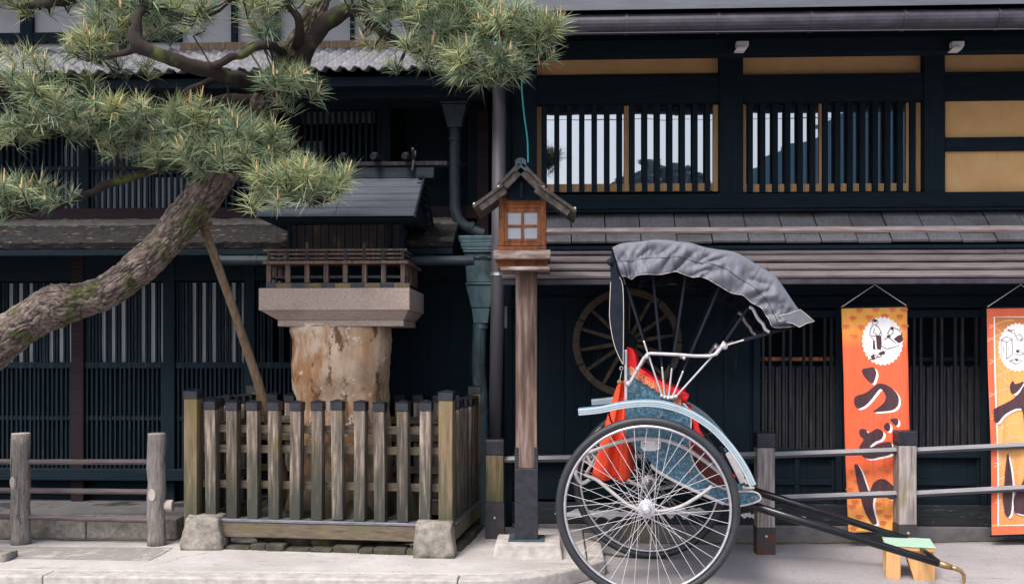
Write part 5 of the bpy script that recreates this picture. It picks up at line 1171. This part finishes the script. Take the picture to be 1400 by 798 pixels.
# hood cloth: roof sheet, side valances, rear curtain
tc = [(837, 338), (848, 333), (862, 331), (878, 329.5), (895, 327.5), (915, 328.5), (930, 330.5), (945, 332), (965, 338), (985, 341.5), (1005, 344.5), (1022, 353), (1040, 364.5), (1058, 375), (1070, 390), (1082, 408), (1092, 422), (1104, 432), (1112, 440)]
bc = [(849, 376), (858, 378.5), (864, 381.5), (872, 377), (888, 375.5), (905, 375), (922, 371.5), (930, 373.5), (948, 379), (960, 379), (978, 388), (1000, 400), (1016, 404), (1028, 414), (1040, 421), (1050, 436), (1056, 446.5), (1070, 447.5), (1084, 446)]
tcs = spline(tc, 8); bcs = spline(bc, 8)
V0, V1 = .09, TR-.09
def hood_pt(i, v, ly, sgn):
    a_ = tcs[i]; b_ = bcs[i]; e = v
    x = a_[0]*(1-e)+b_[0]*e; y = a_[1]*(1-e)+b_[1]*e
    p = K(x, y, V0); p.y = ly
    al = i/nI*5.5                                       # along the hood; the tucks run across it, leaning
    w1 = noise.noise(Vector((al*1.3, v*.8, 3+sgn)))*.030*min(1, v*3)
    for fq, am, sk in ((2.6, .060, 1.1), (5.2, .036, -.9), (9, .012, .6)):
        w1 += am*(.33-abs(noise.noise(Vector((al*fq+v*sk*1.6, v*1.5+fq, fq+sgn)))))*min(1, v*2.5)
    bulge = .05*math.sin(min(1, v*1.15)*PI*.5)
    p.y += sgn*(-bulge*.9+w1*min(1, v*4)+.02)
    return p
nI = len(tcs)
for ly, sgn, nm in ((V0, 1, 'valance'), (V1, -1, 'valance')):
    t = MB(); nv = 20
    vs = [hood_pt(i, j/nv, ly, sgn) for i in range(nI) for j in range(nv+1)]
    t.add(vs, [(i*(nv+1)+j, (i+1)*(nv+1)+j, (i+1)*(nv+1)+j+1, i*(nv+1)+j+1) for i in range(nI-1) for j in range(nv)]); vo = obj(nm, t, 'hood', rk, solid=.006, smooth=True)
    t2 = MB().add([v+Vector((0, .012*sgn, 0)) for v in vs], t.f); obj('valance_lining', t2, 'hood_dark', vo, solid=.004, smooth=True)
    if sgn > 0: t = MB().tube([hood_pt(i, 1.0, ly, sgn)+Vector((0, -.003*sgn, 0)) for i in range(nI)], .0024, 6); obj('piping', t, 'trim', vo)
    t = MB().tube([hood_pt(i, .52 if i < 80 else .52+.4*(i-80)/(nI-80), ly, sgn)+Vector((0, -.004*sgn, 0)) for i in range(nI)], .0026, 6); obj('seam', t, 'hood_seam', vo)
    for k in (28, 64, 96, 128):
        t = MB().tube([hood_pt(k, j/8*.52, ly, sgn)+Vector((0, -.003*sgn, 0)) for j in range(9)], .0018, 5); obj('seam', t, 'hood_seam', vo)
t = MB(); nv = 18
def roofp(i, v):
    a_ = K(*tcs[i], V0); y = V0+.022+(V1-V0-.044)*v; z = a_.z-.004+.04*math.sin(PI*v)
    z += .012*noise.noise(Vector((a_.x*7, y*5, 1)))*math.sin(PI*v); return Vector((a_.x, y, z))
t.add([roofp(i, j/nv) for i in range(nI) for j in range(nv+1)], [(i*(nv+1)+j, (i+1)*(nv+1)+j, (i+1)*(nv+1)+j+1, i*(nv+1)+j+1) for i in range(nI-1) for j in range(nv)])
obj('hood_top', t, 'hood', rk, solid=.006, smooth=True)
t = MB(); 
t.add([roofp(i, .08+.84*j/nv)+Vector((0, 0, -.03)) for i in range(2, nI-1) for j in range(nv+1)], [(i*(nv+1)+j, (i+1)*(nv+1)+j, (i+1)*(nv+1)+j+1, i*(nv+1)+j+1) for i in range(nI-4) for j in range(nv)])
obj('hood_lining', t, 'hood_dark', rk, solid=.004, smooth=True)
rc = [(836, 339), (847, 378), (851.5, 392), (852.5, 430), (852, 498), (846, 487), (839, 468), (834, 440), (833.5, 420), (835, 385), (834, 360)]
rcc = spline(rc+[rc[0]], 2)[:-1]
fl = [K(x, y, V0-.045) for x, y in ((1066, 431), (1080, 428), (1094, 423), (1104, 431), (1113.5, 439), (1102, 442), (1093, 447), (1084, 442), (1075, 440))]
obj('hood_flap', MB().prism(fl, (0, .012, 0)), 'hood', rk, bevel=.004)
obj('flap_piping', MB().tube(fl+[fl[0]], .0022, 6), 'trim', rk)
obj('rear_curtain', MB().prism([K(x, y, V0+.03) for x, y in rcc], (0, V1-V0-.06, 0)), 'hood_dark', rk, bevel=.004)
for pts in ([(847, 378), (851.5, 392), (852.5, 430), (852, 498)], [(852, 498), (846, 487), (839, 468), (834, 440), (833.5, 420), (835, 385)]):
    obj('curtain_piping', MB().tube([K(x, y, V0+.027) for x, y in spline(pts, 4)], .0024, 6), 'trim', rk)
t = MB().lathe([(.0, -.02), (.018, -.015), (.022, 0), (.018, .02)], K(834, 358, V0+.03), 12, 'Y'); obj('hood_knob', t, 'rib', rk)
# shafts
for ly, a_, b_ in ((.24, (1004, 683), (1283, 769.5)), (1.02, (1030, 671), (1262, 752))):
    A_, B_ = K(*a_, ly), K(*b_, ly)
    A_ -= (B_-A_)*.12
    if ly > .5: B_ = Vector((K(1283, 769.5, .24).x, ly, K(1283, 769.5, .24).z))
    sf = obj('shaft', MB().tube([A_, A_.lerp(B_, .5), B_], [.027, .026, .022], 14), 'shaft', rk, smooth=True)
    d = (B_-A_).normalized(); obj('brass_ferrule', MB().tube([B_-d*.002, B_+d*.05, B_+d*.075], [.021, .02, .016], 14), 'brass', sf, smooth=True)
    C_ = B_+d*.076
    if ly < .5:
        obj('shaft_hook', MB().tube([C_, C_+Vector((.03, 0, -.008)), C_+Vector((.055, 0, -.02)), C_+Vector((.072, 0, -.045)), C_+Vector((.074, 0, -.075)), C_+Vector((.066, 0, -.1)), C_+Vector((.052, 0, -.105))], [.015, .014, .012, .011, .010, .009, .006], 10), 'brass', sf, smooth=True)
        E0 = C_
    else: E1 = C_
obj('cross_handle', MB().tube([E0-Vector((.05, -.02, -.012)), E1-Vector((.05, .02, -.012))], .016, 12), 'shaft', rk, smooth=True)

# ------------------------------------------------------------------ pine
pt = thing('pine_tree', P(-215, 790, 6.5), 'old leaning pine with mossy trunk and spreading needle pads', 'tree')
def PT(x, y, Y): return P(x, y, Y)
tr = spline([(-215, 800, 6.6, 50), (-190, 700, 6.6, 44), (-140, 600, 6.58, 38), (-60, 520, 6.55, 33), (0, 468, 6.52, 29.5), (45, 434, 6.5, 26), (80, 417, 6.5, 26), (105, 413, 6.5, 24), (150, 396, 6.5, 22.5), (205, 352, 6.5, 23), (250, 302, 6.5, 23.5), (290, 252, 6.5, 23), (325, 208, 6.5, 21), (352, 165, 6.48, 19.5), (372, 125, 6.45, 18), (392, 88, 6.42, 17), (412, 55, 6.4, 15), (432, 15, 6.4, 14), (448, -30, 6.4, 13)], 8)
def bark_tube(path, n, m, bump):
    """a trunk whose bark is broken into plates: path of (point, radius)"""
    t = MB(); t.plate = []; vs = []; k = len(path); prev = Vector((0, -1, 0)); L_ = 0; last = None
    def f(u): i = min(int(u), k-2); w_ = u-i; return path[i][0].lerp(path[i+1][0], w_), path[i][1]*(1-w_)+path[i+1][1]*w_
    for i in range(m+1):
        u = (k-1)*i/m; p, r_ = f(u); d = (f(min(u+.05, k-1))[0]-f(max(u-.05, 0))[0]).normalized()
        a = (prev-d*prev.dot(d)).normalized(); b = d.cross(a); prev = a
        if last is not None: L_ += (p-last).length
        last = p
        for q in range(n):
            th = 2*PI*q/n; dv = a*math.cos(th)+b*math.sin(th)
            g = Vector((math.cos(th)*r_*24, math.sin(th)*r_*24, L_*7.5)); g += Vector((noise.noise(g*.6), noise.noise(g*.6+Vector((5, 0, 0))), noise.noise(g*.6+Vector((0, 5, 0)))))*1.5+Vector((noise.noise(g*2.3), noise.noise(g*2.3+Vector((5, 0, 0))), noise.noise(g*2.3+Vector((0, 5, 0)))))*.35
            ds = noise.voronoi(g)[0]; e = min(1, (ds[1]-ds[0])*3.2)
            big = noise.noise(p*4+dv*.8); h = bump*(e**.7-.6)+r_*.13*big+.006*noise.noise((p+dv*r_)*26)+.003*noise.noise((p+dv*r_)*60)
            vs.append(p+dv*(r_+h)); t.plate.append(min(1, e*1.15))
    t.add(vs, [(i*n+q, i*n+(q+1) % n, (i+1)*n+(q+1) % n, (i+1)*n+q) for i in range(m) for q in range(n)]+[tuple(range(n))[::-1], tuple(range(m*n, m*n+n))]); return t
obj('trunk', bark_tube([(P(x, y, Y), (r+3.5*math.exp(-((x-75)/28)**2))*6.5/FPX) for x, y, Y, r in tr], 130, 400, .011), 'bark', pt, smooth=True)
limbs = [
    [(375, 124, 6.43, 11), (335, 112, 6.25, 10.5), (300, 100, 6.05, 10), (250, 86, 5.92, 9.5), (208, 71, 5.86, 9), (186, 52, 5.84, 8.5), (190, 28, 5.86, 6.5), (200, 2, 5.95, 5)],
    [(192, 62, 5.86, 6), (165, 74, 5.95, 4), (138, 78, 6.05, 3)],
    [(392, 72, 6.40, 7), (360, 62, 6.1, 6), (322, 76, 6.0, 5), (290, 92, 5.95, 4)],
    [(403, 96, 6.42, 15), (425, 55, 6.38, 14), (460, 22, 6.35, 11), (490, 16, 6.3, 8), (515, 38, 6.28, 7), (545, 58, 6.25, 6), (585, 70, 6.2, 5), (630, 88, 6.15, 3), (680, 92, 6.1, 2)],
    [(490, 14, 6.3, 6), (540, 10, 6.2, 5), (600, 22, 6.15, 5), (640, 45, 6.1, 4), (690, 50, 6.05, 3), (740, 52, 6.0, 2)],
    [(295, 250, 6.5, 8), (240, 228, 6.45, 6), (190, 238, 6.4, 6), (120, 264, 6.35, 5), (70, 285, 6.3, 4), (20, 290, 6.25, 3)],
    [(365, 140, 6.45, 8), (320, 135, 6.55, 7), (280, 142, 6.6, 6), (240, 152, 6.62, 5)],
    [(360, 112, 6.43, 7), (310, 108, 6.55, 6), (262, 122, 6.6, 5), (235, 138, 6.6, 4)],
    [(335, 198, 6.48, 8), (280, 190, 6.3, 7), (220, 172, 6.2, 6), (150, 160, 6.15, 5), (80, 140, 6.1, 4), (20, 135, 6.1, 3)],
    [(330, 212, 6.5, 7), (350, 235, 6.35, 6), (385, 262, 6.2, 5), (420, 275, 6.12, 4), (455, 270, 6.1, 3)],
    [(195, 15, 6.1, 7), (140, -8, 6.15, 6), (85, 2, 6.2, 7), (30, 10, 6.2, 4)],
    [(400, 75, 6.42, 8), (408, 30, 6.2, 6), (380, -10, 6.1, 5), (330, -15, 6.05, 4)],
    [(448, -25, 6.4, 10), (500, -35, 6.3, 8), (560, -20, 6.2, 6), (600, 0, 6.15, 4)]]
bl = []
for L_ in limbs:
    sp = spline(L_, 6); pts = [P(x, y, Y)+Vector((noise.noise(Vector((x*.05, y*.05, 1))), noise.noise(Vector((x*.05, y*.05, 4))), noise.noise(Vector((x*.05, y*.05, 7)))))*.02 for x, y, Y, r in sp]
    obj('limb', MB().tube(pts, [max(r, 1.6)*6.3/FPX for *_, r in sp], 10, wob=.22), 'twig' if L_[0][3] < 20 else 'bark', pt, smooth=True)
    bl += pts
sprays = [(130, 150, 6.2), (160, 190, 6.2), (90, 185, 6.15), (230, 205, 6.25), (265, 200, 6.2), (280, 225, 6.2), (165, 205, 6.3), (330, 165, 6.25), (385, 235, 6.1), (455, 245, 6.1), (60, 265, 6.2), (85, 275, 6.2), (95, 60, 6.1), (285, 20, 6.15), (500, 40, 6.25), (515, 65, 6.25), (550, 90, 6.2), (625, 55, 6.1), (615, 100, 6.1), (745, 75, 6.0), (715, 25, 6.0), (760, 45, 6.0), (140, 10, 6.1), (40, 15, 6.2), (420, 130, 6.3), (395, 145, 6.3), (270, 235, 6.3), (210, 230, 6.35), (20, 80, 6.1), (60, 92, 6.1), (345, 285, 6.1), (380, 280, 6.1), (660, 60, 6.05)]
pads = [(x, y, 18, 9, Y, 2) for x, y, Y in sprays]+[  # cx, cy, rx, ry, Y, tufts
    (30, 120, 58, 22, 6.1, 28), (110, 158, 70, 20, 6.15, 24), (55, 165, 65, 20, 6.15, 20), (20, 185, 30, 16, 6.15, 8), (190, 165, 60, 22, 6.2, 22), (250, 170, 55, 28, 6.18, 32), (315, 195, 65, 26, 6.18, 36), (205, 212, 70, 18, 6.3, 14), (300, 222, 60, 20, 6.2, 20), (360, 205, 34, 30, 6.2, 18),
    (375, 245, 34, 22, 6.15, 16), (415, 258, 52, 22, 6.1, 36), (445, 262, 28, 16, 6.08, 10),
    (22, 268, 48, 20, 6.2, 22), (0, 290, 30, 18, 6.2, 8),
    (118, 72, 30, 20, 6.05, 16), (150, 38, 44, 24, 6.1, 17), (205, 14, 80, 18, 6.1, 36), (240, 38, 48, 20, 6.2, 14), (175, 92, 45, 10, 6.25, 5), (350, 14, 32, 16, 6.12, 9), (355, 42, 28, 18, 6.2, 7), (110, 122, 40, 10, 6.3, 4),
    (75, -5, 36, 20, 6.2, 10), (5, -2, 30, 14, 6.2, 6),
    (380, 112, 38, 20, 6.2, 17), (395, 5, 30, 16, 6.2, 7),
    (548, 16, 46, 20, 6.15, 20), (602, 30, 46, 32, 6.12, 30), (580, 74, 36, 20, 6.15, 15), (640, 22, 46, 24, 6.08, 26), (690, 45, 50, 22, 6.05, 32), (738, 50, 26, 18, 6.02, 22), (650, 92, 52, 18, 6.08, 36), (690, 95, 28, 15, 6.05, 16), (500, -8, 70, 14, 6.2, 14)]
random.seed(21)
N = MB(); TW = MB()
nv = []; nf_ = []; nm_ = []
def rdir(ax, amin, amax):
    a = ax.orthogonal().normalized(); b = ax.cross(a); th = random.uniform(0, 2*PI); ph = math.acos(random.uniform(math.cos(amax), math.cos(amin)))
    return ax*math.cos(ph)+(a*math.cos(th)+b*math.sin(th))*math.sin(ph)
for (cx, cy, rx, ry, Y, n) in pads:
    c = P(cx, cy, Y); k = Y/FPX
    for i in range(n):
        while True:
            u = Vector([random.uniform(-1, 1) for _ in range(3)])
            if u.length < 1: break
        p = c+Vector((u.x*rx*k, u.y*rx*k*.75, u.z*ry*k))
        ax = (Vector((u.x*.9, u.y*.6-.25, .75+.5*u.z))+Vector([random.uniform(-.45, .45) for _ in range(3)])).normalized()
        # twig back towards the nearest limb
        near = min(bl, key=lambda q: (q-p).length_squared)
        d = near-p
        if d.length > .28: d = d.normalized()*.28
        TW.tube([p+d+Vector((0, 0, -.01)), p+d*.5+Vector((0, 0, -.03)), p-ax*.03, p+ax*.05], [.006, .005, .0045, .003], 5)
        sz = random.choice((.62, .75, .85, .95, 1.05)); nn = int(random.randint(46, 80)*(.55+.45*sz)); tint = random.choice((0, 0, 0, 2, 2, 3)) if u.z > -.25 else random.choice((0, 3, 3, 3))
        for j in range(nn):
            dr = rdir(ax, R(8), R(random.choice((70, 88, 100)))); s0 = p+ax*random.uniform(-.05, .05); ln_ = random.uniform(.105, .19)*sz*(1.0 if dr.z > -.2 else .85)
            tip = s0+dr*ln_+Vector((0, 0, -.012*random.random())); sd_ = dr.orthogonal().normalized(); sd_ = (Matrix.Rotation(random.uniform(0, 2*PI), 3, dr) @ sd_)*random.uniform(.0014, .0021)
            md_ = s0.lerp(tip, .5)+Vector((0, 0, .004)); o_ = len(nv)
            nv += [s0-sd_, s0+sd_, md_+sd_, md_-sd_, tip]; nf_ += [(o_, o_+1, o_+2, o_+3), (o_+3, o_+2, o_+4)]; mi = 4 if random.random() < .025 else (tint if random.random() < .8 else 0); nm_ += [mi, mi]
        if u.z > -.5 and random.random() < .72:
            for j in range(random.choice((1, 2, 3, 3, 4))):
                cd_ = (ax*.5+Vector((random.uniform(-.22, .22), random.uniform(-.22, .22), 1))).normalized(); h = random.choice((.025, .03, .03, .035, .04, .05, .09)); b0 = p+ax*.04
                o0 = len(N.v); N.tube([b0, b0+cd_*h*.5, b0+cd_*h], [.004, .0055, .002], 5, m=1)
off = len(N.v)
N.v += nv; N.f += [tuple(i+off for i in f) for f in nf_]; N.m += nm_
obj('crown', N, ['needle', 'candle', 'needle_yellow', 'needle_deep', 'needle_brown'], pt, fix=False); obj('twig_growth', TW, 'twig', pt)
t = MB().tube([P(278, 308, 6.62), P(318, 420, 6.9), P(352, 520, 7.1), P(385, 640, 7.3), P(398, 720, 7.42)], [.030, .030, .033, .035, .036], 14, wob=.05)
tag(obj('support_pole', t, 'prop', base=P(398, 720, 7.42), smooth=True), 'slanting wooden prop pole under the pine trunk left of the shrine', 'pole')
t = MB()
for k in range(3): t.tube([P(268+k*1.0, 303+k*2, 6.60), P(278, 306+k*3, 6.56), P(290, 304+k*2, 6.60)], .007, 6)
obj('rope_binding', t, 'prop', pt)

# ------------------------------------------------------------------ across the street, behind the camera: seen only in the window glass
fh = thing('house', (9, -11, 0), 'blue-grey gabled house on the opposite side of the street', 'house')
obj('wall', MB().box(4.2, 15, -18, -11, 0, 5.6), 'far_house', fh); obj('roof', MB().prism([(3.6, -10.6, 5.5), (9.2, -10.6, 8.6), (15.6, -10.6, 5.5)], (0, -8, 0)), 'far_house', fh)
ft = thing('tree', (3, -13, 0), 'round dark tree on the opposite side of the street', 'tree')
obj('trunk', MB().tube([(3.1, -13, 0), (3, -13, 4)], [.25, .12], 10), 'twig', ft)
t = MB(); random.seed(2)
for i in range(2600):
    while True:
        u = Vector([random.uniform(-1, 1) for _ in range(3)])
        if u.length < 1: break
    u = u.normalized()*(.75+.25*random.random()); q_ = Vector((3.0+u.x*1.7, -13+u.y*1.4, 5.1+u.z*1.9)); e = rdir(Vector((0, 0, 1)), 0, PI)*.28; g_ = e.orthogonal().normalized()*.2; t.add([q_-e, q_+g_, q_+e, q_-g_], [(0, 1, 2, 3)])
obj('crown', t, 'far_leaf', ft, fix=False)
